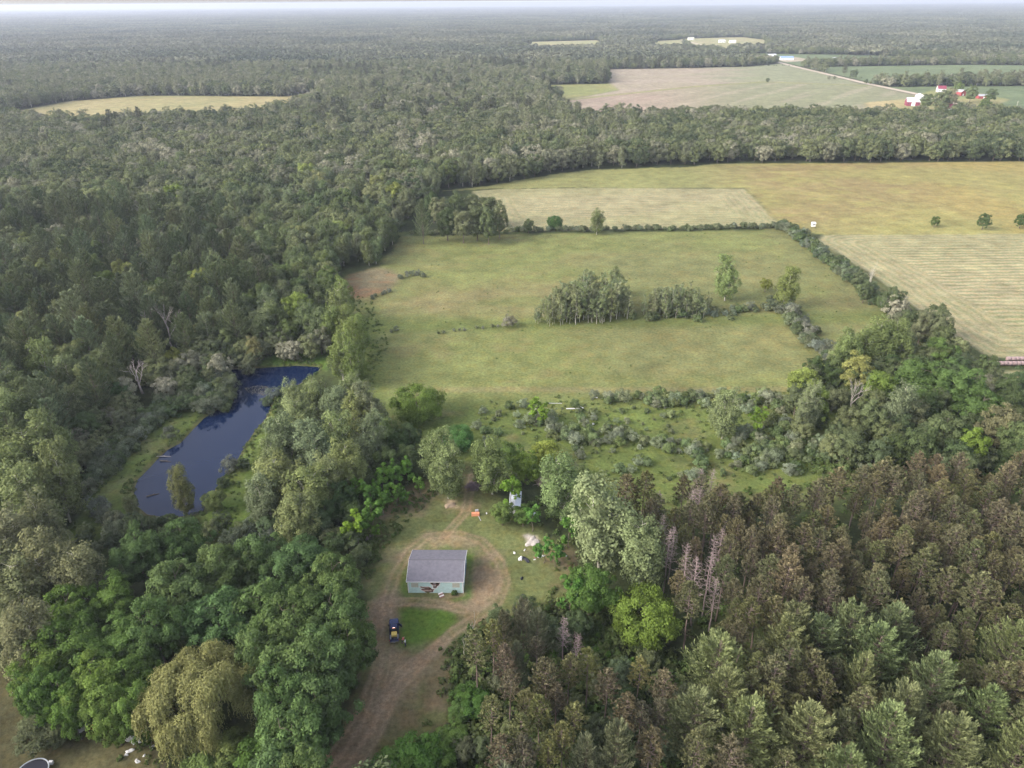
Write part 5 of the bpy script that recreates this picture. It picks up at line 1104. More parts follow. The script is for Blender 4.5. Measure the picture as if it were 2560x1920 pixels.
# people
def skin(name, verts, edges, rad, m_, parent, sub=2):
    me = bpy.data.meshes.new(name); me.from_pydata(verts, edges, []); o = link(name, me, parent)
    md = o.modifiers.new('skin', 'SKIN'); md.use_smooth_shade = True
    if not me.skin_vertices: bpy.context.view_layer.update()
    for i, r_ in enumerate(rad): me.skin_vertices[0].data[i].radius = (r_, r_) if not isinstance(r_, tuple) else r_
    me.skin_vertices[0].data[0].use_root = True
    s2 = o.modifiers.new('sub', 'SUBSURF'); s2.levels = sub; s2.render_levels = sub; me.materials.append(m_); return o
def person(px, py, rz, label, shirt, trouser, hair, lean=0.0, reach=.25, skinc=(.48, .30, .22)):
    x, y, z = gp(px, py); t = thing('person', label, 'person', (x, y, z), rz); S = .99
    def L(p): # lean the upper body forward (+y) above the hip
        if p[2] <= .93: return (p[0] * S, p[1] * S, p[2] * S)
        dz = p[2] - .93; return (p[0] * S, (p[1] + dz * math.sin(lean)) * S, (.93 + dz * math.cos(lean)) * S)
    V = [(0,0,.95),(0,.0,1.12),(0,-.01,1.32),(0,0,1.47),(0,.01,1.56),(0,.02,1.64),(0,.02,1.74),
         (.17,0,1.42),(.24,.02,1.16),(.24,.02 + reach,1.0),(-.17,0,1.42),(-.24,.0,1.16),(-.26,.02 + reach * .8,.96),
         (.10,0,.88),(.12,.03,.50),(.12,-.02,.09),(.12,.14,.04),(-.10,0,.88),(-.12,.0,.50),(-.13,-.05,.09),(-.13,.11,.04)]
    E = [(0,1),(1,2),(2,3),(3,4),(4,5),(5,6),(3,7),(7,8),(8,9),(3,10),(10,11),(11,12),(0,13),(13,14),(14,15),(15,16),(0,17),(17,18),(18,19),(19,20)]
    Rr = [.13,.12,.15,.08,.055,.095,.08,.06,.045,.03,.06,.045,.03,.09,.06,.04,.035,.09,.06,.04,.035]
    for s_, wi in ((1, 9), (-1, 12)):
        w_ = np.array(V[wi]); pi = len(V); V.append(tuple(w_ + (0, .06, -.03))); E.append((wi, pi)); Rr.append(.032)
        for f in range(4):
            b0 = len(V); ox = (f - 1.5) * .02; ln = (.035, .042, .04, .03)[f]
            V.append(tuple(w_ + (ox, .10, -.045))); V.append(tuple(w_ + (ox * 1.1, .10 + ln, -.06 - f * .003))); E += [(pi, b0), (b0, b0 + 1)]; Rr += [.009, .008]
        b0 = len(V); V.append(tuple(w_ + (-s_ * .035, .07, -.04))); V.append(tuple(w_ + (-s_ * .045, .10, -.055))); E += [(pi, b0), (b0, b0 + 1)]; Rr += [.010, .009]
    V = [L(p) for p in V]
    skin('body', V, E, Rr, plain('skin_tone', skinc, .6), t, 1)
    T = [L(p) for p in [(0,0,.93),(0,0,1.12),(0,-.01,1.32),(0,0,1.45),(.17,0,1.43),(.235,.015,1.22),(-.17,0,1.43),(-.235,.0,1.22)]]
    skin('shirt', T, [(0,1),(1,2),(2,3),(3,4),(4,5),(3,6),(6,7)], [.155,.15,.175,.10,.085,.075,.085,.075], plain('shirt_cloth', shirt, .9), t)
    T = [L(p) for p in [(0,0,.97),(.10,0,.86),(.12,.03,.50),(.12,-.02,.12),(-.10,0,.86),(-.12,0,.5),(-.13,-.05,.12)]]
    skin('trousers', T, [(0,1),(1,2),(2,3),(0,4),(4,5),(5,6)], [.14,.11,.08,.065,.11,.08,.065], plain('trouser_cloth', trouser, .9), t)
    T = [L(p) for p in [(0,.0,1.70),(0,-.025,1.755)]]; skin('hair', T, [(0,1)], [.092,.09], plain('hair_dark', hair, .8), t)
    fc = MB(); h = L((0, .118, 1.65)); fc.tube([h, (h[0], h[1] + .022, h[2] - .03)], (.010, .014), 5); part('nose', fc, plain('skin_tone_nose', skinc, .6), t)
    for sx in (-1, 1):
        e_ = MB(); h = L((sx * .033, .108, 1.675)); e_.box(h[0] - .011, h[0] + .011, h[1] - .004, h[1] + .006, h[2] - .006, h[2] + .006); part('eye', e_, M_BLK, t)
        e_ = MB(); h = L((sx * .098, .02, 1.65)); e_.box(h[0] - .008, h[0] + .008, h[1] - .018, h[1] + .018, h[2] - .03, h[2] + .03); part('ear', e_, plain('skin_tone_ear', skinc, .6), t)
    m_ = MB(); h = L((0, .112, 1.605)); m_.box(h[0] - .022, h[0] + .022, h[1] - .004, h[1] + .004, h[2] - .004, h[2] + .004); part('mouth', m_, plain('lips', (.35, .12, .11), .6), t)
    for sx in (-1, 1):
        s_ = MB(); yy = .03 if sx > 0 else 0; loft(s_, [[(sx * .12 - .05, yy - .11, .0), (sx * .12 + .05, yy - .11, .0), (sx * .12 + .055, yy + .17, .0), (sx * .12 - .055, yy + .17, .0)], [(sx * .12 - .05, yy - .11, .10), (sx * .12 + .05, yy - .11, .10), (sx * .12 + .04, yy + .15, .06), (sx * .12 - .04, yy + .15, .06)]]); part('shoe', s_, M_BLK, t)
person(876.2, 1395.2, R_(70), 'person in white shirt and dark blue trousers standing beside the truck', (.80, .80, .82), (.03, .035, .10), (.05, .03, .02), .18)
person(869.3, 1389.5, R_(-60), 'person in pinkish red shirt bending at the rear of the truck', (.62, .16, .17), (.10, .09, .10), (.06, .04, .03), .75, .3)

# dead trees
def bare(name, label, px, py, H, r0, seed, n=9, sp=.7, pine=False, m_=None, tilt=(0, 0), group=None, cat='dead tree', xy=None):
    rg = np.random.default_rng(seed); x, y, z = (xy[0], xy[1], gz(*xy)) if xy is not None else gp(px, py)
    o = link(name, mk_dead(rg, H, r0, n, sp, pine).mesh(name, [m_ or M_DEAD]), None, (x, y, z - .1)); o.rotation_euler = (tilt[1], tilt[0], rg.uniform(0, 6)); tag(o, label, cat, group); return o
bare('dead_tree', 'big bare dead tree with spreading grey limbs left of the pond', 308, 850, 13, .40, 4, sp=.95)
bare('dead_tree', 'tall bare grey tree standing in the shade behind the pond', 374, 756, 19, .32, 2, sp=.6)
bare('dead_tree', 'thin leaning dead stem left of the tall bare grey tree', 322, 760, 17, .2, 8, 4, pine=True, tilt=(-.16, 0))
bare('dead_tree', 'white dead tree high in the left wood, right one of two', 313, 492, 17, .3, 5, sp=.6)
bare('dead_tree', 'white dead tree high in the left wood, left one of two', 200, 474, 16, .3, 6, sp=.6)
bare('dead_tree', 'white bare birch in the boundary hedge, upright one', 1872, 628, 12, .16, 7, sp=.55, m_=M_PALEBARK)
bare('dead_tree', 'white bare birch in the boundary hedge, leaning one', 1878, 630, 11, .14, 9, sp=.55, m_=M_PALEBARK, tilt=(.2, 0))
bare('dead_tree', 'white bare stem beside the driveway, nearer one of the pair', 1001, 1424, 9.5, .11, 10, 3, sp=.4, m_=M_PALEBARK, tilt=(-.10, 0))
bare('dead_tree', 'white bare stem beside the driveway, farther one of the pair', 1008, 1416, 9.5, .11, 11, 3, sp=.4, m_=M_PALEBARK)
bare('dead_tree', 'grey dead spruce among the thin pines, taller one', 1215, 1440, 13, .17, 12, 11, pine=True, m_=M_DEADP)
bare('dead_tree', 'grey dead spruce among the thin pines, shorter one', 1245, 1455, 10, .15, 13, 9, pine=True, m_=M_DEADP)
bare('dead_tree', 'bleached spiky snag standing in the wood below the hay field', 1835, 905, 14, .25, 14, sp=.45)
dead_spots += [tuple(at(px, py, 9)) for px, py in [(1505,1090),(1528,1075),(1490,1130),(1528,1260),(1425,1120),(2150,1400)]]
dead_spots.sort(key=lambda p: p[1]); dmesh = [mk_dead(np.random.default_rng(300 + i), 16, .17, 11, .6, True).mesh('dead_pine', [M_DEADP]) for i in range(4)]
nr_ = max(1, round(math.sqrt(len(dead_spots) / 3)))
per = math.ceil(len(dead_spots) / nr_)
for r_ in range(nr_):
    for q, (x, y) in enumerate(sorted(dead_spots[r_ * per:(r_ + 1) * per])):
        o = link('dead_pine_tree', dmesh[(q + r_) % 4], None, (x, y, gz(x, y) - .1)); o.rotation_euler = (rng.normal(0, .03), rng.normal(0, .03), rng.uniform(0, 6)); s_ = rng.uniform(.95, 1.2); o.scale = (s_, s_, s_)
        tag(o, f'bare dead pine on the plantation edge, {ordw(q + 1)} from left in {ordw(r_ + 1)} row', 'dead pine', 'bare dead pines of the plantation')

# small shed under the trees, junk
def simple_building(name, label, cat, px, py, W, D, E, RG, wall, roof, rz=0.0, door=None, wins=(), ridge_x=True, windowmat=None, over=.3):
    x, y, z = gp(px, py); t = thing(name, label, cat, (x, y, z - .02), rz)
    mb = MB()
    if ridge_x: mb.add([(-W/2,0,0),(W/2,0,0),(W/2,0,E),(-W/2,0,E)], [(0,1,2,3)]); mb.add([(W/2,D,0),(-W/2,D,0),(-W/2,D,E),(W/2,D,E)], [(0,1,2,3)]); mb.add([(-W/2,D,0),(-W/2,0,0),(-W/2,0,E),(-W/2,D/2,RG),(-W/2,D,E)], [(0,1,2,3,4)]); mb.add([(W/2,0,0),(W/2,D,0),(W/2,D,E),(W/2,D/2,RG),(W/2,0,E)], [(0,1,2,3,4)])
    else: mb.add([(-W/2,0,0),(W/2,0,0),(W/2,0,E),(0,0,RG),(-W/2,0,E)], [(0,1,2,3,4)]); mb.add([(W/2,D,0),(-W/2,D,0),(-W/2,D,E),(0,D,RG),(W/2,D,E)], [(0,1,2,3,4)]); mb.add([(-W/2,D,0),(-W/2,0,0),(-W/2,0,E),(-W/2,D,E)], [(0,1,2,3)]); mb.add([(W/2,0,0),(W/2,D,0),(W/2,D,E),(W/2,0,E)], [(0,1,2,3)])
    part('wall', mb, wall, t); rf = MB(); o_ = over; th = .12
    for s_ in (0, 1):
        if ridge_x:
            sl_ = (RG - E) / (D / 2); y0 = -o_ if s_ == 0 else D + o_; a = [(-W/2-o_, y0, E-sl_*o_+.14), (W/2+o_, y0, E-sl_*o_+.14), (W/2+o_, D/2, RG+.14), (-W/2-o_, D/2, RG+.14)]
        else:
            sl_ = (RG - E) / (W / 2); x0 = (-W/2-o_) if s_ == 0 else (W/2+o_); a = [(x0, -o_, E-sl_*o_+.14), (0, -o_, RG+.14), (0, D+o_, RG+.14), (x0, D+o_, E-sl_*o_+.14)]
        b2 = [(p[0], p[1], p[2] - th) for p in a]; rf.add(a + b2, [(0,1,2,3),(4,7,6,5),(0,4,5,1),(1,5,6,2),(2,6,7,3),(3,7,4,0)])
    part('roof', rf, roof, t)
    if door: d_ = MB(); d_.box(door[0], door[0] + door[1], -.06, -.01, 0, door[2]); part('door', d_, door[3], t)
    for wx, wz, ww, wh in wins: w_ = MB(); w_.box(wx, wx + ww, -.05, -.01, wz, wz + wh); part('window', w_, windowmat or plain('window_glass', (.06, .07, .09), .15), t)
    return t
M_METAL = plain('pale_metal_roof', (.52, .56, .64), .45, metal=.3, var=.06, scale=1); M_GWALL = plain('grey_board_wall', (.40, .42, .45), .8, var=.1)
M_MAROON = plain('maroon_paint', (.22, .045, .075), .7, var=.08); M_BARNRED = plain('barn_red_paint', (.30, .06, .06), .7, var=.08); M_WROOF = plain('white_roof', (.58, .60, .64), .6); M_BLUER = plain('blue_roof', (.25, .36, .68), .5); M_GREYR = plain('grey_roof', (.35, .36, .38), .8)
simple_building('garden_shed', 'small pale metal roofed shed half hidden under young trees', 'shed', 1112, 1110, 2.3, 6.0, 2.1, 2.7, M_GWALL, M_METAL, R_(-3), (-.5, 1.0, 1.9, M_WHITE), (), False)
def crate(name, label, px, py, W, D, H, m_, rz=0, cat='crate'):
    x, y, z = gp(px, py); t = thing(name, label, cat, (x, y, z), rz); b_ = MB(); w_ = .06
    for x0, x1, y0, y1, z0, z1 in [(-W/2, W/2, -D/2, -D/2+w_, 0, H), (-W/2, W/2, D/2-w_, D/2, 0, H), (-W/2, -W/2+w_, -D/2+w_+.001, D/2-w_-.001, 0, H), (W/2-w_, W/2, -D/2+w_+.001, D/2-w_-.001, 0, H)]: b_.box(x0, x1, y0, y1, z0, z1)
    part('side_boards', b_, m_, t); l_ = MB(); l_.box(-W/2+.02, W/2-.02, -D/2+.02, D/2-.02, H * .8, H * .86); part('lid', l_, m_, t)
    return t
M_ORANGE = plain('orange_plastic', (.72, .30, .17), .6, var=.08); M_GREY = plain('grey_plastic', (.42, .43, .46), .6); M_TRASHW = plain('white_trash', (.66, .66, .65), .7, var=.1, scale=5); M_DARKB = plain('black_plastic_bag', (.02, .02, .03), .45)
crate('storage_crate', 'orange box standing beside the lane above the shed', 1027, 1113, 1.9, .8, .7, M_ORANGE, .05)
crate('storage_crate', 'grey low box behind the orange box', 1030, 1105, .8, .5, .5, M_GREY, .2)
x, y, z = gp(1036, 1120); o = MB(); o.tube([(-.3, .9, .06), (0, 0, .08), (.35, -1.0, .06)], .07, 6); o = link('grey_pipe', o.mesh('pipe', [M_GREY], False), None, (x, y, z)); tag(o, 'grey pipe lying in the grass below the orange box', 'pipe')
def lump(name, label, px, py, sx, sy, sz, m_, seed, cat='rubbish', n=1):
    """a crumpled or heaped piece: one closed irregular body"""
    x, y, z = gp(px, py); rg = np.random.default_rng(seed); bm_ = bmesh.new(); bmesh.ops.create_icosphere(bm_, subdivisions=3, radius=1)
    ph = rg.uniform(0, 6, 6)
    for v in bm_.verts:
        c = v.co.copy(); k = 1 + .22 * math.sin(3.1 * c.x + ph[0] + 2 * c.y) + .16 * math.sin(5.3 * c.y + ph[1]) + .12 * math.sin(9 * c.x + ph[2]) * math.sin(8 * c.z + ph[3]) + rg.normal(0, .035)
        v.co = Vector((c.x * k * sx, c.y * k * sy, max(c.z * k, -.1) * sz))
    me = bpy.data.meshes.new(name); bm_.to_mesh(me); bm_.free(); me.materials.append(m_); o = link(name, me, None, (x, y, z + .02)); o.rotation_euler = (0, 0, rg.uniform(0, 3)); return tag(o, label, cat)
M_SAND = plain('pale_sand', (.46, .42, .38), .95, var=.12, scale=4)
lump('sand_pile', 'pale low sand heap at the right edge of the yard', 1150, 1170, 1.7, 1.2, .35, M_SAND, 1, 'sand pile')
lump('sand_pile', 'small tan dirt mound left of the lane above the shed', 972, 1092, 1.6, 1.0, .5, plain('tan_dirt', (.38, .29, .2), .95, var=.15), 2, 'dirt mound')
for i, (px, py, a, b_, c, lb) in enumerate([(1125,1207,.75,.5,.4,'large white sack beside the black sack in the yard grass'),(1165,1203,.5,.35,.3,'white crumpled sheet right of the black sack, nearer half'),(1174,1201,.45,.2,.2,'white crumpled sheet right of the black sack, farther half'),(1111.5,1195,.22,.3,.35,'small white bucket-like bag upslope left of the black sack'),(1133.5,1188,.5,.15,.12,'thin white strip between sand heap and black sack'),(1155,1209,.15,.3,.15,'tiny white scrap right of the black sack'),(1197,1197,.35,.2,.15,'white scrap by the bushes right of the sacks'),(1223,1200,.3,.2,.15,'white scrap farthest right, under the pale cottonwood'),
        (1051,1109,.3,.15,.12,'yellowish scrap right of the orange box'),(292,1590,1.5,1.1,.7,'large white and pink rubbish heap beside the willow'),(300,1600,.9,.7,.5,'white rubbish spilling below the large heap'),(281,1622,.6,.35,.25,'white and pale blue bag below the rubbish heap'),(273,1631,.35,.25,.2,'small white bag left of the pale blue bag'),(331,1613,.35,.3,.25,'single white bag right of the rubbish heap'),(297,1645,.5,.3,.2,'lowest white bag below the rubbish heap'),(312,1632,.3,.2,.15,'pinkish scrap between the bags'),
        (1282,916,.5,.35,.25,'white bag in the scrub meadow left of the white post'),(180,1572,.8,.6,.5,'whitish bag heap between grey boat and red can')]):
    lump('white_bag' if 'bag' in lb else 'white_sheet', lb, px, py, a, b_, c, M_TRASHW, 20 + i)
lump('black_sack', 'long black sack lying beside the white sack in the yard', 1136, 1209, 1.05, .4, .35, M_DARKB, 50)
lump('black_sack', 'dark small sack in the grass, right of the shed', 1127, 1250, .4, .3, .3, M_DARKB, 51); lump('black_sack', 'dark flat sack in the grass, nearest the pine wood', 1130, 1288, .6, .4, .25, M_DARKB, 52)
lump('brown_box', 'brown crumpled box between the black sack and white sheet', 1157, 1204, .4, .35, .35, M_STUD, 53)
lump('orange_sheet', 'pale orange sheet scraps in the scrub meadow', 1320, 921, .9, .3, .15, plain('faded_orange', (.62, .38, .26), .8), 54)
lump('red_can', 'small red can at the wood edge by the grey boat', 199, 1572, .4, .35, .4, plain('red_plastic', (.55, .04, .05), .5), 55, 'can')
lump('brown_tarp', 'brown tarp folded in the grass left of the grey boat', 121, 1586, 1.3, .5, .35, plain('brown_tarp_cloth', (.25, .21, .14), .9, var=.2), 56, 'tarp')
lump('blue_tarp', 'pale bluish tarp under the low trees right of the small shed', 1146, 1110, 1.1, .7, .8, plain('pale_blue_tarp', (.50, .58, .64), .7), 57, 'tarp')
lump('red_ball', 'red and white ball on the grey seat at the yard edge', 47, 1484, .5, .5, .5, plain('ball_red', (.75, .08, .08), .4), 58, 'ball')
lump('plastic_stool', 'grey plastic seat under the red ball at the yard edge', 49, 1490, .8, .6, .4, M_GREY, 59, 'seat')
x, y, z = gp(36, 1497); t = thing('scrap_metal', 'grey metal bars leaning left of the red ball', 'metal frame', (x, y, z), .3)
for a, b_ in [((-.9, -.3, 0), (.6, -.3, .05)), ((-.9, -.3, 0), (-.1, .9, .6)), ((.0, .9, 1.0), (.1, -.2, 0)), ((-.2, .9, 1.0), (-.5, -.2, 0))]:
    o_ = MB(); o_.tube([a, b_], .05, 6); part('bar', o_, M_GREY, t)
def planks(name, label, cat, px, py, L, W, rz, m_, h=.08, tilt=0):
    x, y, z = gp(px, py); mb = MB(); mb.add([(-L/2,-W/2,0),(L/2,-W/2,0),(L/2,W/2,0),(-L/2,W/2,0),(-L/2,-W/2,h),(L/2,-W/2,h),(L/2,W/2,h*1.0),(-L/2,W/2,h)], [(0,3,2,1),(4,5,6,7),(0,1,5,4),(1,2,6,5),(2,3,7,6),(3,0,4,7)])
    o = link(name, mb.mesh(name, [m_], False), None, (x, y, z + .12)); o.rotation_euler = (0, tilt, rz); return tag(o, label, cat)
planks('white_board', 'long white board lying in the scrub meadow', 'board', 1238, 883.5, 4.2, .5, .0, M_TRASHW)
planks('white_board', 'short slanted white board right of the long one', 'board', 1257, 881, 1.3, .3, -.9, M_TRASHW)
planks('white_board', 'short white panel among the purple bushes', 'board', 1288, 859.5, .9, .4, -.4, M_TRASHW)
planks('white_board', 'thin pale board left of the long white board', 'board', 1200, 872, 4.0, .12, -.05, M_TRASHW)
planks('white_board', 'white post lying on the grey sheet in the scrub meadow', 'board', 1306, 929, 2.6, .3, 1.75, M_TRASHW, .2)
planks('grey_sheet', 'grey sheet under the white post in the scrub meadow', 'sheet', 1303, 931, 2.0, 1.5, .4, M_GREY, .05)
for i, (px, py, L_, lb) in enumerate([(351, 986, 4.6, 'pale fallen log reaching from the bank over the water'), (357, 996, 3.2, 'dark fallen log in the water by the left bank'), (330, 1069, 3.0, 'thin sunken branch in the near corner of the pond')]):
    x, y = at(px, py, -.6); o_ = MB(); o_.tube([(-L_ / 2, 0, .2), (0, .1, .12), (L_ / 2, .0, .0)], (.16, .13, .08), 7); o_.tube([(0, .1, .1), (.5, .6, .25)], (.07, .03), 4)
    o = link('fallen_log', o_.mesh('fallen_log', [M_DEAD if i == 0 else M_BARK], False), None, (x, y, -.75)); o.rotation_euler = (0, 0, (.05, -.1, .5)[i]); tag(o, lb, 'log')
def brushpile(name, label, px, py, r, h, m_, n, seed):
    x, y, z = gp(px, py); rg = np.random.default_rng(seed); mb = MB()
    for i in range(n):
        a = rg.uniform(0, 6.28); d = rg.uniform(0, r * .7); L_ = rg.uniform(.5, 1.3) * r; dr = rg.normal(0, 1, 3); dr[2] = abs(dr[2]) * .35; dr /= np.linalg.norm(dr); c = np.array([math.cos(a) * d, math.sin(a) * d, rg.uniform(.05, h * (1 - d / r))])
        mb.tube(curve(c - dr * L_ / 2 + (0, 0, .1), c + dr * L_ / 2 + (0, 0, .1), 3, 0, rg, .06), (.05, .035, .012), 4)
    o = link(name, mb.mesh(name, [m_]), None, (x, y, z)); return tag(o, label, 'brush pile')
brushpile('brush_pile', 'purplish grey brush pile at the end of the lane', 1022, 1052, 2.4, 1.3, plain('purple_twigs', (.22, .17, .18), .9), 240, 1)
brushpile('brush_pile', 'pinkish brush heap behind the trees right of the lane', 1172, 1043, 2.2, 1.4, plain('pink_twigs', (.40, .29, .25), .9), 200, 2)
brushpile('brush_pile', 'small twig pile below the lime green young tree', 796, 1162, 1.2, .5, plain('grey_twigs', (.28, .22, .22), .9), 80, 3)
# rowing boat
x, y, z = gp(153, 1580); t = thing('rowing_boat', 'small grey metal boat at the wood edge', 'boat', (x, y, z), R_(-35))
hb = MB(); secs = []
for u in np.linspace(0, 1, 9):
    wv = .62 * math.sin(math.pi * min(1, .28 + u * .72) * .98 if u > .0 else 1) if u > .5 else .62 - .12 * (1 - u * 2); wv = max(.04, .62 * (1 - max(0, (u - .5) * 2) ** 2.2) * (.85 + .15 * min(1, u * 3))); yy = -1.7 + 3.4 * u; zk = .12 * max(0, u - .6) * 3
    secs.append([(-wv, yy, .5 + zk * .5), (-wv * .85, yy, .15 + zk), (0, yy, .02 + zk), (wv * .85, yy, .15 + zk), (wv, yy, .5 + zk * .5), (wv * .9, yy, .5 + zk * .5), (wv * .75, yy, .18 + zk), (0, yy, .07 + zk), (-wv * .75, yy, .18 + zk), (-wv * .9, yy, .5 + zk * .5)])
loft(hb, secs); part('hull', hb, plain('boat_metal', (.38, .41, .46), .5, metal=.3), t)
for yy in (-.8, .4): b_ = MB(); b_.box(-.5, .5, yy, yy + .25, .36, .4); part('bench', b_, M_GREY, t)
# trampoline
x, y, z = gp(72, 1676); t = thing('trampoline', 'round trampoline with dark mat and pale rim in the yard', 'trampoline', (x, y, z))
k = 40; a = np.arange(k) * 2 * math.pi / k; mb = MB(); mb.add([(math.cos(q) * 2.25, math.sin(q) * 2.25, .88) for q in a] + [(0, 0, .84)], [(i, (i + 1) % k, k) for i in range(k)]); part('mat', mb, plain('dark_mat', (.03, .03, .045), .7), t)
mb = MB(); ring_ = [(math.cos(q) * 2.42, math.sin(q) * 2.42, .9) for q in np.append(a, a[:2])]; mb.tube(ring_, .10, 8); part('rim', mb, plain('rim_pale', (.62, .66, .70), .5), t)
for q in np.arange(6) * math.pi / 3 + .3: mb = MB(); mb.tube([(math.cos(q) * 2.42, math.sin(q) * 2.42, .88), (math.cos(q) * 2.44, math.sin(q) * 2.44, 0)], .03, 6); part('leg', mb, M_GREY, t)
mb = MB(); c_ = (math.cos(.75) * 2.75, math.sin(.75) * 2.75); mb.box(c_[0] - .3, c_[0] + .3, c_[1] - .2, c_[1] + .2, .3, .95); part('step_box', mb, M_WHITE, t)
# deer blind
x, y, z = gp(1756, 492); t = thing('deer_blind', 'white box hide on short legs in the brown field', 'hunting hide', (x, y, z))
mb = MB(); mb.box(-1.1, 1.1, -1.0, 1.0, .9, 2.9)
t.scale = (.85, .85, .9); part('cabin', mb, M_WHITE, t); mb = MB(); mb.add([(-1.3,-1.2,2.95),(1.3,-1.2,2.95),(1.3,1.2,3.2),(-1.3,1.2,3.2),(-1.3,-1.2,3.05),(1.3,-1.2,3.05),(1.3,1.2,3.3),(-1.3,1.2,3.3)], [(0,3,2,1),(4,5,6,7),(0,1,5,4),(1,2,6,5),(2,3,7,6),(3,0,4,7)]); part('roof', mb, M_WHITE, t)
mb = MB(); mb.box(-.8, .8, -1.04, -1.003, 1.9, 2.35); part('window', mb, M_BLK, t)
for sx in (-1, 1):
    for sy in (-.9, .9): mb = MB(); mb.box(sx - .06, sx + .06, sy - .06, sy + .06, 0, .9); part('leg', mb, M_BARK, t)
# round bales
M_BALE = plain('bale_wrap', (.34, .25, .24), .8, var=.15, scale=4); bmsh = MB(); k = 18; a = np.arange(k) * 2 * math.pi / k
loft(bmsh, [[(xx, math.cos(q) * r_, .72 + math.sin(q) * r_) for q in a] for xx, r_ in ((-.7, .60), (-.62, .70), (-.2, .73), (.2, .73), (.62, .70), (.7, .60))]); bme = bmsh.mesh('round_bale', [M_BALE], False, True)
for row, (px, py, n_) in enumerate([(2134, 789, 22), (2178, 779, 18)]):
    x, y, z = gp(px, py)
    for i in range(n_):
        o = link('round_bale', bme, None, (x + 1.46 * i, y + rng.normal(0, .04), z)); o.rotation_euler = (rng.uniform(0, 6) * 0, 0, rng.normal(0, .03))
        tag(o, f"pinkish brown round bale, {ordw(i + 1)} from left in the {('nearer', 'farther')[row]} bale row", 'round bale', 'round bales in two rows beside the hay field')
# farm
simple_building('farm_barn', 'maroon barn with white lean-to roof at the far farm', 'barn', 1972, 229, 14, 11, 4.5, 8.5, M_MAROON, M_WROOF, R_(-14), (-2, 4, 4, M_WHITE), ((-6, 2, 1, 1), (5, 2, 1, 1)))
simple_building('farm_shed', 'white roofed long shed behind the maroon barn', 'farm shed', 1989, 216, 9, 12, 4, 6.5, M_WROOF, M_WROOF, R_(-14), (-1.5, 3, 3, M_GREY), (), False)
simple_building('farmhouse', 'white farmhouse with maroon roof across the road', 'house', 2034, 199, 10, 8, 4.2, 7.5, M_WHITE, M_MAROON, R_(-10), (-.6, 1.2, 2.1, M_GREY), ((-4, 1, 1, 1.3), (2.5, 1, 1, 1.3)))
simple_building('farm_shed', 'bright red shed with grey roof beside the round trees', 'farm shed', 2080, 207, 8, 9, 4.5, 7, M_BARNRED, M_GREYR, R_(20), (-1, 2, 2.5, M_WHITE), (), False)
simple_building('farm_shed', 'long low red shed with grey roof at the field edge', 'farm shed', 2125, 213.5, 13, 7, 3.2, 5, M_BARNRED, M_GREYR, R_(-4), (-1, 2, 2.4, M_WHITE), ((-5, 1.2, .8, .8), (4, 1.2, .8, .8)))
simple_building('farmhouse', 'maroon roofed white house showing over the near treetops', 'house', 2055, 246, 14, 9, 5.6, 9.4, M_WHITE, M_MAROON, R_(-8), (-.6, 1.2, 2.1, M_GREY), ((-5, 4, 1.2, 1.4), (3, 4, 1.2, 1.4)))
simple_building('garage', 'bright white garage right of the maroon roofed house', 'garage', 2073, 247, 8, 8, 6, 9, M_WHITE, M_WROOF, R_(-8), (-2, 4, 2.6, M_GREY), ((-1, 4.4, 1.5, 1),))
simple_building('village_house', 'pale blue roofed long building by the country road', 'house', 1700, 130, 26, 13, 4, 7, M_WHITE, M_BLUER, R_(-4), (-1, 2, 2.4, M_GREY), ((-8, 1.2, 2, 1.2), (5, 1.2, 2, 1.2)))
simple_building('village_house', 'white house left of the blue roofed building', 'house', 1668, 127, 20, 12, 5, 9, M_WHITE, M_WROOF, R_(10), (-1, 2, 2.4, M_GREY), ((-6, 1.2, 1.5, 1.5), (4, 1.2, 1.5, 1.5)))
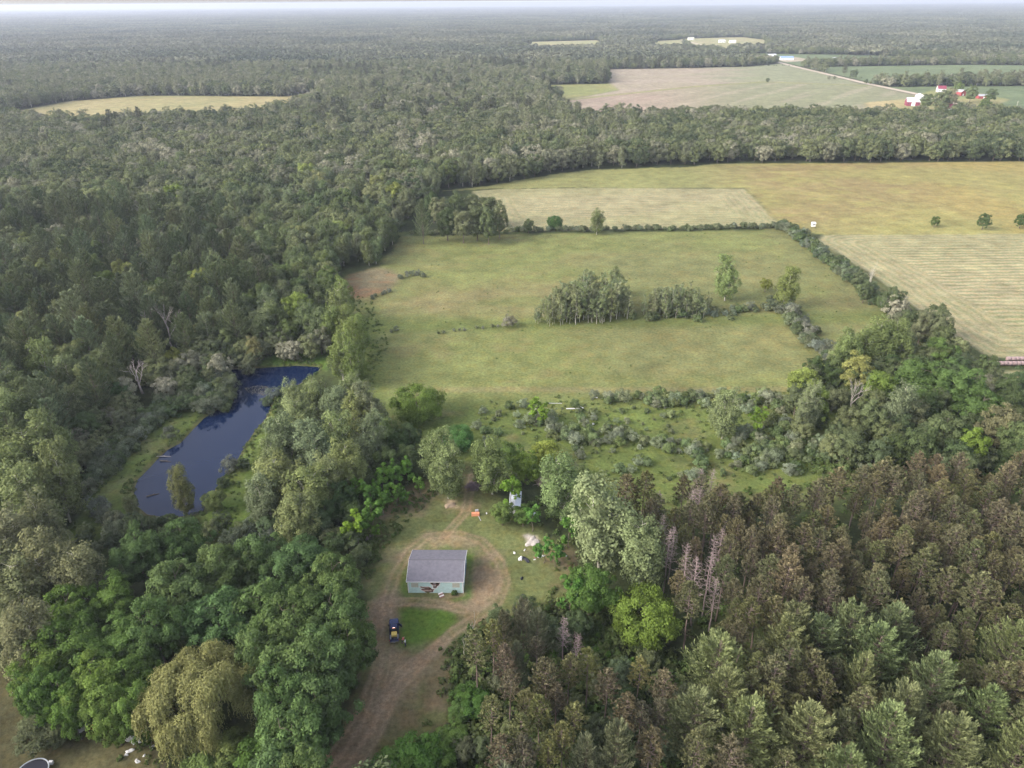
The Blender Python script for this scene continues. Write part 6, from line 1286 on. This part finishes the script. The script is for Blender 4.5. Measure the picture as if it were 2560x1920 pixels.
simple_building('village_house', 'tiny white building alone in the green field', 'house', 1807, 129.5, 12, 7, 3, 5, M_WHITE, M_WROOF, 0, (-1, 2, 2.4, M_GREY), ())
for px, py, lb in [(1493, 86.5, 'far white house at the road bend in the village'), (1560, 92, 'far white house in the middle of the village'), (1583, 93, 'far white house at the right end of the village')]:
    simple_building('village_house', lb, 'house', px, py, 18, 10, 4, 7.5, M_WHITE, M_WROOF if px != 1493 else M_BEIGE, 0, (-1, 2, 3, M_GREY), ((-8, 2, 3, 2), (5, 2, 3, 2)))
for i, (px, py, lb) in enumerate([(2021, 200, 'wooden utility pole beside the far farmhouse'), (2194, 237, 'wooden utility pole at the edge of the green field')]):
    x, y, z = gp(px, py); t = thing('utility_pole', lb, 'utility pole', (x, y, z)); mb = MB(); mb.tube([(0, 0, 0), (0, 0, 9)], .22, 7); part('pole', mb, M_PALEBARK, t); mb = MB(); mb.box(-1.1, 1.1, -.08, .08, 8.2, 8.4); part('crossarm', mb, M_PALEBARK, t)
# lily pads
mb = MB(); rg = np.random.default_rng(77); X, Y, _ = fill(P([(528,838),(560,832),(590,838),(585,852),(560,856),(540,850)], -.8), .42)
for x, y in zip(X, Y):
    if rg.random() < .6:
        r_ = rg.uniform(.10, .2); k = 7; mb.add([(x + math.cos(q) * r_, y + math.sin(q) * r_, -.785 + rg.uniform(0, .004)) for q in np.arange(k) * 2 * math.pi / k], [tuple(range(k))])
lp = link('lily_pads', mb.mesh('lily_pads', [plain('lily_leaf', (.14, .12, .055), .6, var=.3)], False)); tag(lp, 'brownish lily pads floating at the narrow of the pond', kind='stuff')

# haze over the whole land
hz_ = MB(); hz_.box(-17400, 17400, -900, 17900, -4, 118); ho = hz_.mesh('haze', [], False)
m, n, l = mat('haze_air'); out = n.new('ShaderNodeOutputMaterial'); pv = n.new('ShaderNodeVolumePrincipled'); l.new(pv.outputs[0], out.inputs['Volume'])
pv.inputs['Color'].default_value = (.76, .84, 1.0, 1); pv.inputs['Density'].default_value = 1.0e-4; pv.inputs['Anisotropy'].default_value = .2
ho.materials.append(m); tag(link('haze', ho), 'thin bluish air over the whole land', kind='stuff')
